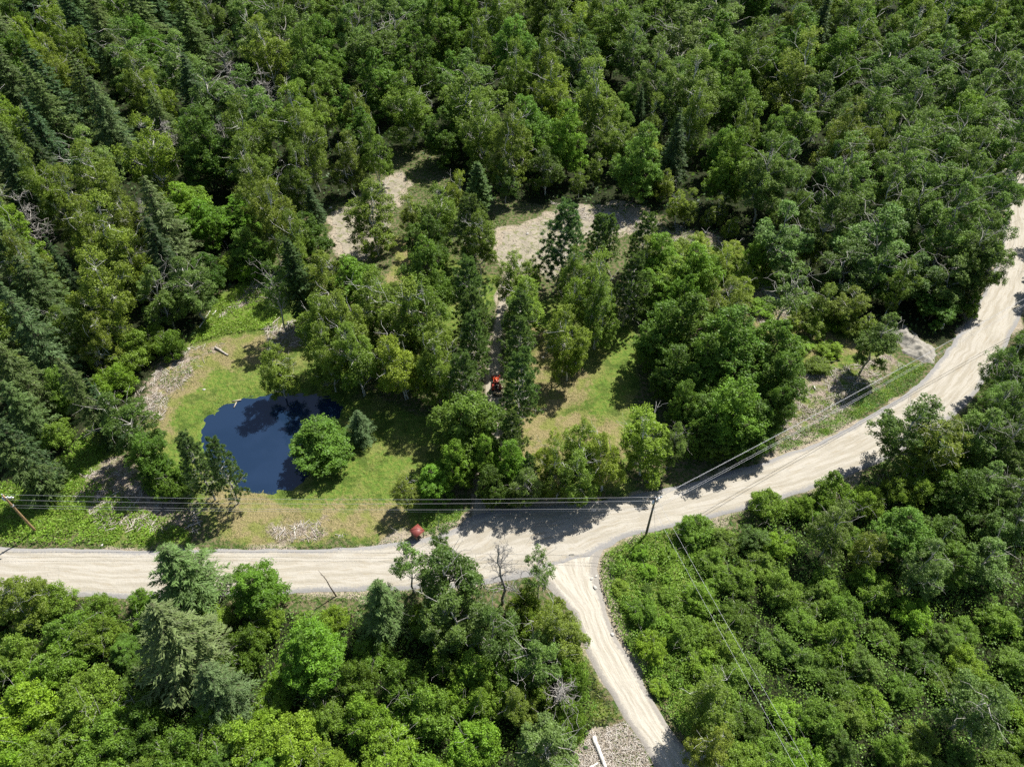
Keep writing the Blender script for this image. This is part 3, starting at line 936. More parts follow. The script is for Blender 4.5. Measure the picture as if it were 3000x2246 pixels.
A, B, C, D, E, F_, G_, H_, I_ = (0, 0), (1000, 0), (2000, 0), (0, 750), (1000, 750), (2000, 750), (0, 1496), (1000, 1496), (2000, 1496)
SURVEY = {
    A: """maple 80 110 220 0 d;birch 330 170 240 0 y;larch 560 130 230;larch 700 270 250 20;birch 260 330 230 0 y;larch 60 330 240 0 g;birch 460 290 210 0 o;maple 960 290 240;spruce 1000 90 300 0;
    maple 1250 230 160 0 l;aspen 1370 100 180 0 o;aspen 1180 400 270 0 p;thin 1440 290 170 0 g;aspen 1620 180 270 0 p;birch 1800 170 180 0 o;aspen 2000 140 210 0 p;maple 2100 330 270;snag 1725 600 190;snag 1490 480 150;
    aspen 1380 640 340 0 g;birch 1050 680 200 0 l;birch 370 470 260 0 o;larch 100 560 270 0 g;larch 330 720 270;larch 570 640 250;larch 700 800 270 0 g;birch 880 560 190 0 o;snag 1450 900 190 9;snag 1080 900 150;birch 1640 880 290 0 o;
    birch 1950 730 180;birch 2090 740 170;birch 2000 920 260;birch 960 1020 330 0 l;birch 640 1200 290 0 o;birch 310 1190 250 0 o;birch 470 1350 250 0 o;larch 90 1000 230;birch 80 1480 270 0 y;birch 690 1580 330 0 o;larch 1070 1480 330 0 g;
    maple 1200 1310 290 8 y;maple 1330 1430 260 8 y;maple 1550 1360 300 7 l;birch 1810 1420 260 0 o;spruce 2020 1330 150 7;maple 2020 1530 270 9 d;birch 1870 1600 240;birch 820 1400 230 0 o;snag 950 1440 120 12;maple 1600 1600 270 7;snag 190 1440 200 12""",
    B: """aspen 80 230 240 0 p;maple 250 500 290;aspen 350 220 260;birch 600 160 190 0 o;birch 860 700 380 15;birch 980 170 270;birch 870 300 210;birch 1120 500 210;birch 1300 430 210;birch 1400 600 280 0 l;birch 1350 210 240;birch 1500 240 240 0 l;birch 1640 150 240 0 l;
    maple 730 470 200 0 p;spruce 860 560 120;aspen 1590 580 190;maple 1470 880 290 0 l;birch 1330 1080 210 9 d;aspen 1060 1150 140 8;birch 1090 930 260;maple 640 860 240 0 d;maple 120 850 240;birch 210 960 190;maple 60 680 210 0 p;birch 740 1250 180 9 l;cedar 890 1210 170 10;
    birch 620 1380 250 11;birch 470 1380 180 8;maple 540 1570 290 11 d;pine 860 1470 270 12 o;birch 890 1570 250 11 o;birch 1540 1180 100 5;birch 1640 1090 120 6;birch 1700 900 160 9;birch 1800 930 170 9;birch 1890 950 140 8;birch 1990 950 160 8 l;birch 1880 1090 110 5 l;
    birch 1990 1100 140 6;birch 2090 1180 140 6 l;birch 2180 1330 130 6 l;birch 1990 800 170;spruce 1940 700 110;spruce 2170 950 190;maple 1850 640 160 0 p;maple 1700 640 140 0 l;maple 1820 770 140 0 p;aspen 2050 450 210 0 p;aspen 2130 560 190 0 g;aspen 1900 300 230 0 g;
    maple 2060 130 310;pine 1660 1540 190 10;pine 1740 1550 150 9;pine 1960 1550 220 10""",
    C: """aspen 200 90 340 0 p;maple 250 280 340;birch 700 130 250 0 o;spruce 880 180 190;aspen 1050 80 210;maple 1170 200 190;maple 1430 150 180 0 p;birch 1650 170 320 0 o;birch 1930 160 290 0 l;maple 2120 120 210 0 d;aspen 1400 330 260;aspen 1650 370 290;
    maple 720 380 340;maple 1000 400 310;aspen 930 600 290 0 d;aspen 1300 480 310;aspen 1500 570 310 0 d;aspen 1800 550 310;aspen 2050 440 290;aspen 1950 680 310;aspen 1250 680 290;aspen 1480 740 280;aspen 2130 620 220 0 d;maple 370 680 290 0 p;birch 60 750 240;birch 430 870 190 0 o;
    maple 590 920 240;maple 250 960 220;maple 330 1070 300 0 l;aspen 560 1100 310;birch 1050 900 270 0 o;birch 1260 900 190 0 o;aspen 1500 950 300;aspen 1750 900 290;aspen 1880 1050 240;aspen 1080 1130 310;aspen 1420 1100 310;aspen 1650 1120 310;aspen 1300 1330 330;
    aspen 960 1380 290 0 d;aspen 1530 1330 310;aspen 1800 1250 310;aspen 2040 1200 250;aspen 1760 1450 300;aspen 1930 1600 280;birch 240 1350 120 5;birch 165 1390 90 4;birch 310 1460 100 4 l;birch 840 1590 150 7 o;birch 1590 1620 110 6;birch 30 1330 130 6;aspen 1230 1540 400 14 p""",
    D: """birch 210 90 270 0 o;spruce 440 110 130 13;larch 330 190 240;birch 650 260 330;birch 880 90 210 0 l;birch 480 480 210 0 o;birch 620 540 210 0 o;larch 230 520 310 17 b;aspen 1230 190 270 10 g;aspen 1010 230 260 11 o;alder 960 540 240 5.5;alder 830 640 260 5.5;alder 720 800 240 5 l;alder 1090 560 180 5;
    larch 100 750 290 16;maple 370 870 190 8 p;larch 560 920 270 14 o;larch 150 1000 260;aspen 850 1070 320 11 o;spruce 650 1010 210;alder 340 1130 230 5 p;spruce 100 1200 250 16;larch 160 1330 260 12;maple 970 1290 240 8;alder 1130 1450 250 5 d;alder 1020 1420 200 4.5 d;
    birch 2080 180 260 11;alder 1600 80 170 4 y;birch 1780 720 250 9 o;birch 2090 480 290 12;birch 2110 640 260 11;alder 1500 40 200 4.5;alder 1680 20 180 4;maple 1330 90 210 7 d""",
    E: """maple 100 170 270 9 l;birch 230 330 290 12;birch 50 450 280 12;birch 400 430 300 13;birch 560 430 290 13;birch 620 620 250 12;birch 390 700 260 10 l;birch 100 650 250 11;birch 640 720 220 11;maple 540 150 300 13 d;pine 840 210 260 12;pine 870 420 240 11;pine 850 580 230 11;pine 800 790 270 11;
    pine 1150 430 220 10;pine 1140 610 250 11;birch 1110 150 200 9;birch 1170 310 230 9 l;birch 1245 110 90 6 l;birch 1490 130 170 11;birch 1640 190 240 12;birch 1660 350 210 11;birch 1510 310 160 9 l;maple 800 1050 390 10 o;pine 1110 1140 190 9;maple 750 1330 220 7 y;
    maple 920 1280 180 7 l;maple 1090 1340 200 7 y;birch 410 1520 150 5 g;birch 1340 1290 170 8 l;birch 1560 1240 220 9 l;birch 1720 1320 230 9 l;birch 1410 1400 200 8;birch 1560 1420 220 8;pine 1860 190 250 12 d;pine 1240 1390 130 7;aspen 1190 1480 170 6;maple 980 1470 190 6 d""",
    F_: """maple 60 430 420 13;maple -60 300 260 12 l;birch 260 330 260 12 o;maple 300 600 460 13;maple 560 620 380 12;maple 620 800 350 11 d;maple 120 1040 280 7;maple 470 1090 290 7;maple 150 720 330 11;maple -130 500 330 11;maple -60 740 300 9 d;maple 20 950 200 8;maple 80 1160 160 7;maple 600 970 230 9 d;maple 100 100 320 10 y;birch 270 60 190 8 y;birch 890 290 200 7 o;birch 1080 330 210 7 o;
    aspen 1050 70 290 10 d;aspen 1280 80 280 10;aspen 1500 110 290 9 d;aspen 1700 140 280 9;aspen 1850 70 250 9;maple 1650 310 250 5 p;alder 1840 290 190 5.5 d;aspen 2030 30 220 12;birch 1400 200 200 9;birch 1650 1220 310 10 o;aspen 2110 690 230 10;aspen 2130 880 240 10;aspen 2020 980 220 9;
    aspen 1950 1130 280 10;aspen 2140 1180 240 10 d;alder 1600 1430 290 6;alder 560 1600 240 4;alder 760 1620 170 3.5;alder 1010 1540 270 5.5;alder 1190 1570 220 5;alder 1430 1520 250 5.5;alder 1790 1330 260 6;aspen -60 1200 170 8;maple 180 1200 200 6 d;maple 380 1180 220 6 d;maple 480 -20 160 7 l;maple -140 20 300 9 y;maple -220 190 250 8 l;birch -60 150 260 8 l;birch 30 -10 230 7 y;birch -230 30 200 8;birch 120 -60 170 5 y;birch 330 -30 140 4 l;birch 420 130 150 4 y;birch 560 60 120 3.5 l;birch 380 230 150 5 l;birch 700 420 130 3.5 y;birch 860 440 150 4 l;alder 520 330 160 2 y;alder 760 560 170 2 l;alder 950 600 160 2 y;alder 1000 430 150 2.2 l;alder 880 700 160 2 o;birch 1180 440 120 4 l""",
    G_: """birch 100 560 300 8 o;alder 330 560 240 4.5 p;alder 900 560 130 3;alder 470 770 320 4.5;alder 640 790 260 4.5;alder 620 650 220 3.5;alder 90 940 260 5 p;alder 380 960 320 5;alder 560 1180 380 5.5;alder 150 1330 380 5.5 y;alder 1560 900 320 5.5 d;alder 1700 720 230 5;alder 2150 700 190 3.5 l;
    alder 900 1420 330 5 d;alder 1350 1400 320 5;alder 1650 1480 340 5 l;alder 1900 1450 320 5 l;alder 650 1500 370 5;alder 330 1530 340 5;alder 1150 1560 300 5;alder 60 1560 320 5 y;alder 180 1130 300 5 y""",
    H_: """aspen 700 660 400 10 d;aspen 1010 760 300 9 d;birch 1400 720 310 8 o;birch 1420 850 300 7 o;aspen 1290 950 300 8;alder 900 950 340 6;alder 720 920 300 6 d;birch 1160 1260 210 6 o;alder 1480 1340 230 5;aspen 1330 1530 390 8 g;alder 810 1150 270 5 l;alder 970 1220 240 5;alder 600 1300 330 5;
    alder 170 1330 300 5 l;alder 850 1500 320 5 l;alder 300 1560 370 5 l;alder 420 1100 300 5.5 d;alder 1100 1100 260 5;alder 1500 1080 220 5;alder 1240 1150 220 4.5;alder 1950 650 190 3;alder 2010 870 210 3 y;alder 100 1090 260 5 d;alder 560 700 260 6;alder 1180 620 230 5 o;alder 1260 780 220 5""",
    I_: """birch 190 1270 320 8 o;birch 190 1490 260 7 o;aspen 1000 110 260 9 o;birch 1200 240 200 7 o;maple 1420 130 330 8 p;aspen 1610 340 280 9 g;alder 650 500 250 4 g;alder 1000 830 270 4.5;alder 900 1330 260 4 g;aspen 1950 1250 360 10 g;alder 100 120 250 3.5""",
}
for crop, txt in SURVEY.items():
    for item in txt.replace('\n', ' ').split(';'):
        q = item.split()
        T(crop, q[0], float(q[1]), float(q[2]), float(q[3]), float(q[4]) if len(q) > 4 else 0, q[5] if len(q) > 5 else '')
# the ones a viewer would point at
T(A, 'larch', 690, 270, 200, 21, '', 'tall larch with a long dark bare trunk in the upper left forest')
T(B, 'birch', 440, 690, 290, 14, '', 'birch with two white trunks standing on the shaded earth clearing')
T(B, 'birch', 190, 1400, 320, 12, '', 'lone birch in front of the pale sandy slope left of the clearing')
T(B, 'pine', 1430, 1560, 330, 14, 'b', 'tall bushy pine with dark trunk at the sandy clearing edge')
T(E, 'birch', 1480, 550, 250, 11, 'l', 'leaning birch clump with bare dark stems on the dry lawn')
T(E, 'pine', 1150, 830, 300, 12, '', 'pine with grey dead lower limbs right beside the red tractor')
T(D, 'pine', 1270, 1350, 240, 11, 'g', 'sparse pine on the pond bank, first of the leaning pair')
T(D, 'pine', 1430, 1370, 200, 11, 'g', 'sparse pine on the pond bank, second of the leaning pair')
T(D, 'maple', 2060, 1200, 400, 5.6, '', 'large rounded bushy maple overhanging the pond')
T(E, 'larch', 110, 1090, 150, 5.2, 'b', 'small feathery larch just behind the rounded pond maple')
T(D, 'thin', 1760, 200, 210, 12, '', 'thin dark-stemmed tree at the head of the weedy clearing')
T(D, 'cedar', 1925, 160, 190, 15, 'd', 'tall narrow dark cedar between weedy clearing and birches')
T(E, 'maple', 610, 1450, 205, 5.2, 'y', 'dense yellow-green young maple beside the red roofed shelter')
T(E, 'birch', 1990, 1190, 280, 10, 'l', 'tall light green birch above the road, nearest the utility pole')
T(F_, 'maple', 300, 970, 420, 11, 'l', 'big rounded maple with pale crest above the roadside slash')
T(C, 'aspen', 650, 1500, 330, 12, 'p', 'lone silvery aspen in the cleared ground right of the driveway head')
T(F_, 'thin', 700, 200, 270, 11, '', 'crooked aspen with two bare leaning stems on cleared ground')
T(F_, 'aspen', 1270, 520, 260, 10, 'o', 'lone leaning aspen beside the sand pile')
T(F_, 'aspen', 1480, 1080, 370, 12, 'o', 'broad aspen overhanging the lower edge of the road bend')
T(G_, 'larch', 1190, 400, 420, 10, '', 'feathery larch leaning out over the lower road edge')
T(G_, 'larch', 1130, 880, 560, 13, 'g', 'largest grey-green larch in the thicket below the road')
T(G_, 'maple', 1660, 480, 340, 6.5, 'l', 'open light green maple bush at the road edge beside the larch')
T(G_, 'maple', 2010, 910, 400, 8, 'y', 'bright green rounded maple in the thicket below the road')
T(G_, 'larch', 1400, 1150, 330, 9, 'g', 'low grey-green larch just below the largest larch')
T(H_, 'larch', 240, 620, 330, 9, '', 'larch beside the dead leaning stick at the lower road edge')
T(H_, 'thin', 430, 330, 240, 9, '', 'sparse forked aspen silhouetted against the road')
T(H_, 'thin', 600, 180, 150, 10, '', 'spindly pale-stemmed aspen reaching up towards the red roofed shelter')
T(H_, 'aspen', 730, 420, 400, 11, 'd', 'big aspen full of pale dead twigs below the junction')
T(H_, 'snag', 1040, 370, 260, 11, '', 'tall bare dead tree with grey twigs below the road junction')
T(H_, 'thin', 1290, 390, 210, 9, '', 'leaning sparse aspen beside the mouth of the side track')
T(H_, 'snag', 1430, 1160, 240, 7, '', 'small pale dead tree beside the narrow side track')

# ------------------------------------------------------------------ the rest of the woods, planted between the surveyed trees
MIX = [  # test on photo position -> species mix, heights, spacing
    (lambda x, y: y < 430 and x < 700, 'larch larch birch birch aspen spruce maple', (21, 27), 14.6),
    (lambda x, y: y < 430, 'birch birch aspen aspen maple maple', (21, 27), 15.0),
    (lambda x, y: y < 1150 and x < 560, 'larch larch birch birch birch aspen aspen spruce maple', (18, 25), 11.2),
    (lambda x, y: y < 1150 and x < 1100, 'birch birch birch aspen aspen maple maple larch', (16, 24), 10.4),
    (lambda x, y: y < 1150 and x < 2250, 'birch birch birch aspen aspen aspen maple maple', (18, 25), 11.6),
    (lambda x, y: y < 1050, 'aspen aspen aspen aspen maple birch', (15, 21), 9.8),
    (lambda x, y: x < 700 and y < 1650, 'larch spruce birch alder', (9, 18), 5.4),
    (lambda x, y: x > 2500 and y < 1800, 'aspen aspen alder maple', (8, 13), 5.0),
    (lambda x, y: True, 'alder alder alder alder alder alder alder alder alder maple', (2.6, 4.6), 3.4),
]


def fill():
    cand = []
    r2 = random.Random(23)
    tx = np.array([t['x'] for t in TREES])
    ty = np.array([t['y'] for t in TREES])
    tr = np.array([t['r'] for t in TREES])
    prop = W['prop']
    pts = []
    # candidates: jittered rings, near to far
    step = 2.2
    y = 8.0
    while y < 330:
        x = -260
        while x < 270:
            pts.append((x + r2.uniform(-1, 1), y + r2.uniform(-1, 1)))
            x += step
        y += step
    r2.shuffle(pts)
    P = np.array(pts)
    keep = ~inside(P, prop)
    keep &= seg_dist(P, prop) > .6
    P = P[keep]
    ax, ay, ar, asp = list(tx), list(ty), list(tr), [0] * len(tx)
    ax, ay, ar = np.array(ax), np.array(ay), np.array(ar)
    ex, ey, er = [], [], []
    for X, Y in P:
        px, py = proj(X, Y, 0)
        if px < -180 or px > 3180 or py > 2420 or py < 10:
            continue
        for test, mix, hh, sp in MIX:
            if test(px, py):
                break
        kind = r2.choice(mix.split())
        h = r2.uniform(*hh)
        if kind == 'alder':
            h = min(h, r2.uniform(2.6, 4.6))
            r = 1.4 + h * .42
        elif kind == 'maple' and sp < 4:
            h, r = r2.uniform(3.5, 5.5), r2.uniform(1.9, 2.6)
        elif kind == 'aspen' and sp < 4:
            h, r = r2.uniform(5, 7), r2.uniform(1.7, 2.2)
        else:
            r = h * RATIO[kind] / 2 * r2.uniform(1.15, 1.5)
        if py < 430:
            r = min(max(r * 1.3, 5.2), 8.2)
        d = np.hypot(ax - X, ay - Y)
        if (d < (.6 if sp < 6 else .72) * (ar + r)).any():
            continue
        if ex:
            d2 = np.hypot(np.array(ex) - X, np.array(ey) - Y)
            if (d2 < sp * .93).any():
                continue
        # keep roads and open ground in view as they are
        tpx, tpy = proj(X, Y, h * .8)
        tp = np.array([G(tpx, tpy)])
        if inside(tp, W['road'])[0] or inside(tp, W['track'])[0]:
            continue
        ex.append(X)
        ey.append(Y)
        er.append(r)
        m = r2.choice(['', '', '', 'd', 'l', 'o', 'g', 'p'] if kind != 'alder' else ['', '', 'l', 'd', 'y', 'g'])
        if kind in ('spruce', 'larch') and m in ('l',):
            m = ''
        if kind == 'alder' and px < 1350 and py > 1900:
            m = r2.choice(['l', 'y', 'l', '', 'l'])
        plant(kind, X, Y, h, r, m)


fill()


def corner_shrubs():
    r2 = random.Random(77)
    got = []
    for _ in range(900):
        px, py = r2.uniform(1770, 2110), r2.uniform(1570, 2180)
        X, Y = G(px, py)
        p = np.array([[X, Y]])
        if not inside(p, GP([(1800, 1660), (1900, 1600), (2020, 1575), (2100, 1590), (2110, 1800), (2090, 2140), (2020, 2150), (1930, 2030), (1870, 1920), (1820, 1820), (1790, 1740)]))[0]:
            continue
        d = seg_dist(p, W['prop'])[0]
        r = r2.uniform(.9, 1.7)
        if any(math.hypot(X - a, Y - b) < .95 * (r + c) for a, b, c in got):
            continue
        if any(math.hypot(X - t['x'], Y - t['y']) < .6 * (r + t['r']) for t in TREES):
            continue
        got.append((X, Y, r))
        plant('alder', X, Y, r * r2.uniform(.85, 1.2), r, r2.choice(['y', 'l', '', 'l', 'y', 'd']))


corner_shrubs()


# ------------------------------------------------------------------ plant everything and describe it
def zone_of(x, y):
    if y >= 1690 or (y > 1560 and x > 1950):
        if x < 560:
            return 'in the lower left corner thicket'
        if x < 1150:
            return 'among the larches below the road'
        if x < 1800:
            return 'in the wood left of the side track'
        if x < 2400:
            return 'right of the side track'
        return 'in the lower right corner thicket'
    if x > 2080 and y > 1270 or x > 2740 and y > 1050:
        return 'below the road bend'
    if y < 180:
        return 'along the top edge' + (', west third' if x < 1000 else ', middle third' if x < 2000 else ', east third')
    if x < 620:
        return 'in the west forest, ' + ('upper part' if y < 480 else 'middle part' if y < 830 else 'lower part')
    if y < 400:
        return 'in the forest behind the clearings' if x < 2000 else 'deep inside the road bend'
    if x > 2150 and y < 1100:
        return 'at the front inside the road bend' if y < 860 else 'near the sand pile'
    if x < 1150 and y < 800:
        return 'at the forest edge left of the earth clearing'
    if y < 640:
        return 'at the forest edge behind the sandy clearing'
    if x < 1400:
        return 'in the grove between pond and driveway'
    if x < 1800:
        return 'beside the driveway and dry lawn'
    return 'in the grove right of the dry lawn'


def ordinal(n):
    return '%d%s' % (n, 'th' if 10 <= n % 100 <= 20 else {1: 'st', 2: 'nd', 3: 'rd'}.get(n % 10, 'th'))


for t in TREES:
    p = PROTO[t['kind']][0]
    t['px'], t['py'] = proj(t['x'], t['y'], p['zc'] / p['H'] * t['h'])
    t['zone'] = zone_of(t['px'], t['py'])
groups = {}
for t in TREES:
    if not t['label']:
        groups.setdefault((t['zone'], t['kind'], t['mod']), []).append(t)
for (zone, kind, mod), ts in groups.items():
    ts.sort(key=lambda t: t['px'])
    for i, t in enumerate(ts):
        nm = NAME[kind][1]
        look = LOOK[mod] if kind != 'snag' else 'pale'
        if len(ts) == 1:
            t['label'] = 'the only %s %s %s' % (look, nm, zone)
        else:
            t['label'] = '%s %s, %s from left, %s' % (look, nm, ordinal(i + 1) if i < len(ts) - 1 else 'last', zone)
GROUPNAME = {'birch': 'birches of the woods', 'aspen': 'aspens of the woods', 'maple': 'maples of the woods', 'alder': 'alder shrubs of the thickets', 'thin': 'sparse roadside aspens', 'larch': 'larches of the woods',
             'spruce': 'spruces of the woods', 'cedar': 'cedars of the property', 'pine': 'pines around the driveway', 'snag': 'dead trees among the woods'}
r3 = random.Random(5)
for t in TREES:
    k = t['kind']
    pr = r3.choice(PROTO[k])
    nm, _, cat = NAME[k]
    e = empty(nm, (t['x'], t['y'], 0), r3.uniform(0, 6.28))
    sx = t['r'] / pr['R']
    e.scale = (sx * r3.uniform(.94, 1.08), sx * r3.uniform(.94, 1.08), t['h'] / pr['H'])
    e.rotation_euler[0], e.rotation_euler[1] = r3.gauss(0, .035), r3.gauss(0, .035)
    tag(e, t['label'], cat, GROUPNAME[k])
    c = obj('crown', pr['crown'], e)
    obj('trunk', pr['trunk'], e)
    base, md = TINT[k], MOD[t['mod']]
    j = r3.uniform(.86, 1.16)
    jr = r3.uniform(.9, 1.12)
    c.color = (base[0] * md[0] * j * jr, base[1] * md[1] * j, base[2] * md[2] * j, 1)
print('TREES', len(TREES), {k: sum(1 for t in TREES if t['kind'] == k) for k in PROTO})


# ------------------------------------------------------------------ ground cover
def scatter_pts(poly, n):
    lo, hi = poly.min(0), poly.max(0)
    out = np.zeros((0, 2))
    while len(out) < n:
        p = lo + RG.random((n * 2, 2)) * (hi - lo)
        p = p[inside(p, poly)]
        out = np.vstack([out, p])
    return out[:n]


def area(poly):
    x, y = poly[:, 0], poly[:, 1]
    return abs(np.dot(x, np.roll(y, -1)) - np.dot(y, np.roll(x, -1))) / 2


def clear_of(p, keys=('road', 'track', 'drive'), marg=.15):
    k = np.ones(len(p), bool)
    for q in keys:
        k &= sdist(p, W[q]) < -marg
    k &= sdist(p, POND_W) < .1
    return k


def leafy(name, polys, dens, hmax, ls, col, label, seed, thr=-.35, asp=.55, cat=None, keys=('road', 'track', 'drive', 'clear', 'clear2')):
    Cs, Va, Hu = [], [], []
    for poly in polys:
        p = scatter_pts(poly, int(area(poly) * dens))
        p = p[clear_of(p, keys)]
        h = .55 + .45 * vnoise(p, 2.2, seed) + .35 * vnoise(p, .9, seed + 1)
        cov = vnoise(p, 3.3, seed + 2) + .6 * vnoise(p, 1.1, seed + 3)
        k = cov > thr
        p, h, cov = p[k], np.clip(h[k], .12, 1.3), cov[k]
        z = hmax * h * RG.random(len(p)) ** .4
        Cs.append(np.column_stack([p, z]))
        Va.append(.5 + .25 * vnoise(p, 1.6, seed + 4) + RG.normal(0, .12, len(p)))
        Hu.append(np.clip(.25 + .45 * vnoise(p, 5.0, seed + 5) + RG.normal(0, .1, len(p)), 0, 1))
    Cs = np.vstack(Cs)
    n = len(Cs)
    nn = rdir(n, 1.1)
    me = crown_mesh(name, Cs, nn, ls * RG.uniform(.55, 1.4, n), asp, np.concatenate(Va), np.concatenate(Hu), WEED)
    o = obj(name, me)
    o.color = (*col, 1)
    return tag(o, label, None, None, 'stuff')


leafy('roadside_weeds', [WEEDY[0]], 44, .8, .15, (.175, .30, .030), 'bright yellow-green weeds on the open ground at the west edge', 31, -.75)
leafy('clearing_weeds', [WEEDY[1], WEEDY[5]], 44, .7, .14, (.19, .31, .028), 'bright yellow-green weeds in the clearings above the pond', 41, -.7)
leafy('verge_weeds', [WEEDY[2], WEEDY[6]], 60, .7, .105, (.095, .20, .030), 'leafy green weeds on the verge of the road bend', 51, -.8)
leafy('corner_undergrowth', [WEEDY[3]], 64, 1.7, .125, (.150, .265, .030), 'dense leafy undergrowth in the junction corner by the utility pole', 61, -1.2)
leafy('track_weeds', [WEEDY[4]], 30, .4, .12, (.11, .13, .024), 'short rough weeds between wood and side track', 71, -.6)
leafy('lawn_grass', LAWNS, 20, .22, .10, (.125, .175, .034), 'short grass of the lawns around the pond and drive', 81, -.3, .25)
leafy('dry_grass', DRYS, 14, .22, .12, (.26, .22, .10), 'tall dry tan grass on the sunny slopes', 91, -.1, .12)
edge = [GP([(x, y - 10) for x, y in ROAD_UP[1:7]] + [(x, y + 4) for x, y in ROAD_UP[6:0:-1]]), GP([(x, y - 2) for x, y in ROAD_LO[1:9]] + [(x, y + 26) for x, y in ROAD_LO[8:0:-1]]),
        GP([(x, y - 4) for x, y in ROAD_LO[13:24]] + [(x + 16, y + 26) for x, y in ROAD_LO[23:12:-1]])]
leafy('verge_grass', edge, 40, .5, .13, (.11, .19, .03), 'rough grass along both edges of the gravel road', 95, -.9, .3)
leafy('forest_edge_weeds', [GP([(900, 640), (1080, 560), (1120, 440), (1280, 470), (1400, 570), (1500, 620), (1440, 760), (1300, 760), (1180, 720), (1000, 775), (960, 700)]), GP([(1640, 600), (1900, 640), (2080, 690), (2050, 760), (1880, 720), (1700, 680)])], 16, .5, .14, (.10, .165, .03), 'low scrub at the forest edge around the clearings', 191, -.1)
THICKET = [GP([(-250, 1800), (204, 1795), (475, 1805), (868, 1790), (1217, 1775), (1600, 1800), (1660, 1860), (1690, 1940), (1750, 2100), (1700, 2200), (1680, 2420), (-250, 2420)]),
           GP([(2080, 1560), (2308, 1495), (2560, 1405), (2830, 1245), (2990, 1020), (3250, 1000), (3250, 2420), (2200, 2420), (2080, 2180), (2060, 2000), (2080, 1800)])]
leafy('thicket_undergrowth', THICKET, 26, 2.4, .13, (.12, .225, .030), 'leafy undergrowth filling the gaps of the thickets below the road', 151, -1.3)


def undergrowth():
    lo, hi = np.array([-190.0, 12.0]), np.array([200.0, 330.0])
    n = 130000
    p = lo + RG.random((n, 2)) * (hi - lo)
    p = p[~inside(p, W['prop'])]
    h = np.clip(.6 + .6 * vnoise(p, 3, 101), .1, 1.4)
    nn = rdir(len(p), .9)
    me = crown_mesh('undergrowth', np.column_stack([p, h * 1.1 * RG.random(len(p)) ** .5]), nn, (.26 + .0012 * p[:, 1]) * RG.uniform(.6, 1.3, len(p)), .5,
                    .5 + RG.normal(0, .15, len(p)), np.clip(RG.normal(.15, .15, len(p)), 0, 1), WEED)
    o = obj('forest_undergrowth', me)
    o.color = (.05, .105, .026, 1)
    tag(o, 'dark low undergrowth on the floor of the woods', None, None, 'stuff')


undergrowth()


def sticks(name, polys, dens, lmax, label, seed, mat, keys=('road', 'track', 'drive'), thr=-.2):
    V, F, n0 = [], [], 0
    Ps = []
    for poly in polys:
        p = scatter_pts(poly, int(area(poly) * dens))
        p = p[clear_of(p, keys, .0)] if keys else p
        p = p[vnoise(p, 2.4, seed) + .5 * vnoise(p, .9, seed + 1) > thr]
        Ps.append(p)
    p = np.vstack(Ps)
    n = len(p)
    L = lmax * RG.random(n) ** 2.5 + .12
    a = RG.random(n) * 6.283
    tilt = RG.normal(0, .12, n)
    r = .018 + .022 * RG.random(n) + L * .008
    d = np.stack([np.cos(a), np.sin(a), tilt], 1)
    s = np.stack([-np.sin(a), np.cos(a), np.zeros(n)], 1)
    c = np.column_stack([p, .04 + .16 * RG.random(n)])
    e0, e1 = c - d * L[:, None] / 2, c + d * L[:, None] / 2
    up = np.array([0, 0, 1.0])
    tri = [s * r[:, None], -s * r[:, None], up * (r * 1.5)[:, None]]
    V = np.stack([e0 + t for t in tri] + [e1 + t * .7 for t in tri], 1).reshape(-1, 3)
    b = np.arange(n)[:, None] * 6
    F = np.concatenate([b + np.array([[0, 3, 5, 2]]), b + np.array([[1, 2, 5, 4]]), b + np.array([[0, 1, 4, 3]])])
    me = mesh_np(name, V, F, mat, dict(v=np.repeat(RG.random(n), 6)))
    return tag(obj(name, me), label, None, None, 'stuff')


def stick_mat():
    m, t, out = new_mat('weathered_wood')
    n = NT(t)
    c = n.mix(n.attr('v'), (.24, .19, .14), (.62, .57, .5))
    n.link(n.bsdf(c, .85, .2), out.inputs[0])
    return m


STICK = stick_mat()
leafy('slash_weeds', SLASH, 22, .45, .12, (.12, .20, .03), 'green weeds pushing up through the logging slash', 161, .3)
leafy('pond_sedge', [np.vstack([POND_W[0] * 0 + POND_W.mean(0) + (POND_W - POND_W.mean(0)) * 1.09])], 26, .4, .13, (.11, .17, .03), 'sedge fringing the bank of the pond', 171, -.25, .16)
sticks('slash_debris', [q.mean(0) + (q - q.mean(0)) * 1.12 for q in SLASH], 13, 1.7, 'pale logging slash strewn over the cleared ground', 111, STICK)
sticks('wood_chips', [W['chips']], 60, .8, 'pale wood chips and splinters beside the side track', 121, STICK, None, -2)
sticks('clearing_twigs', [W['clear'], W['clear2']], 1.6, .9, 'twigs and stones scattered over the sandy clearings', 131, STICK, ('road', 'track', 'drive'), -.1)
leafy('clearing_tufts', [W['clear'], W['clear2'], W['drive'], W['chips']], 26, .3, .11, (.13, .19, .04), 'grass tufts breaking up the sandy clearings', 181, .42, .3, None, ('road', 'track'))


# ------------------------------------------------------------------ power line
POLE_WOOD = bark_mat('pole_wood', (.17, .14, .11), (.09, .075, .06), 3)
POLE_NEW = bark_mat('pole_wood_new', (.36, .24, .12), (.25, .16, .08), 3)
CERAMIC = plain_mat('insulator', (.62, .64, .66), .3, .5, 0, .1)
STEEL = plain_mat('galvanised', (.5, .51, .52), .45, .5, .6, .2)
DARKP = plain_mat('black_plastic', (.015, .015, .017), .5, .4, 0, .1)
CABLE = plain_mat('cable', (.36, .36, .37), .5, .4, .3, .05)
CABLE_D = plain_mat('cable_dark', (.3, .3, .31), .6, .3, 0, .05)


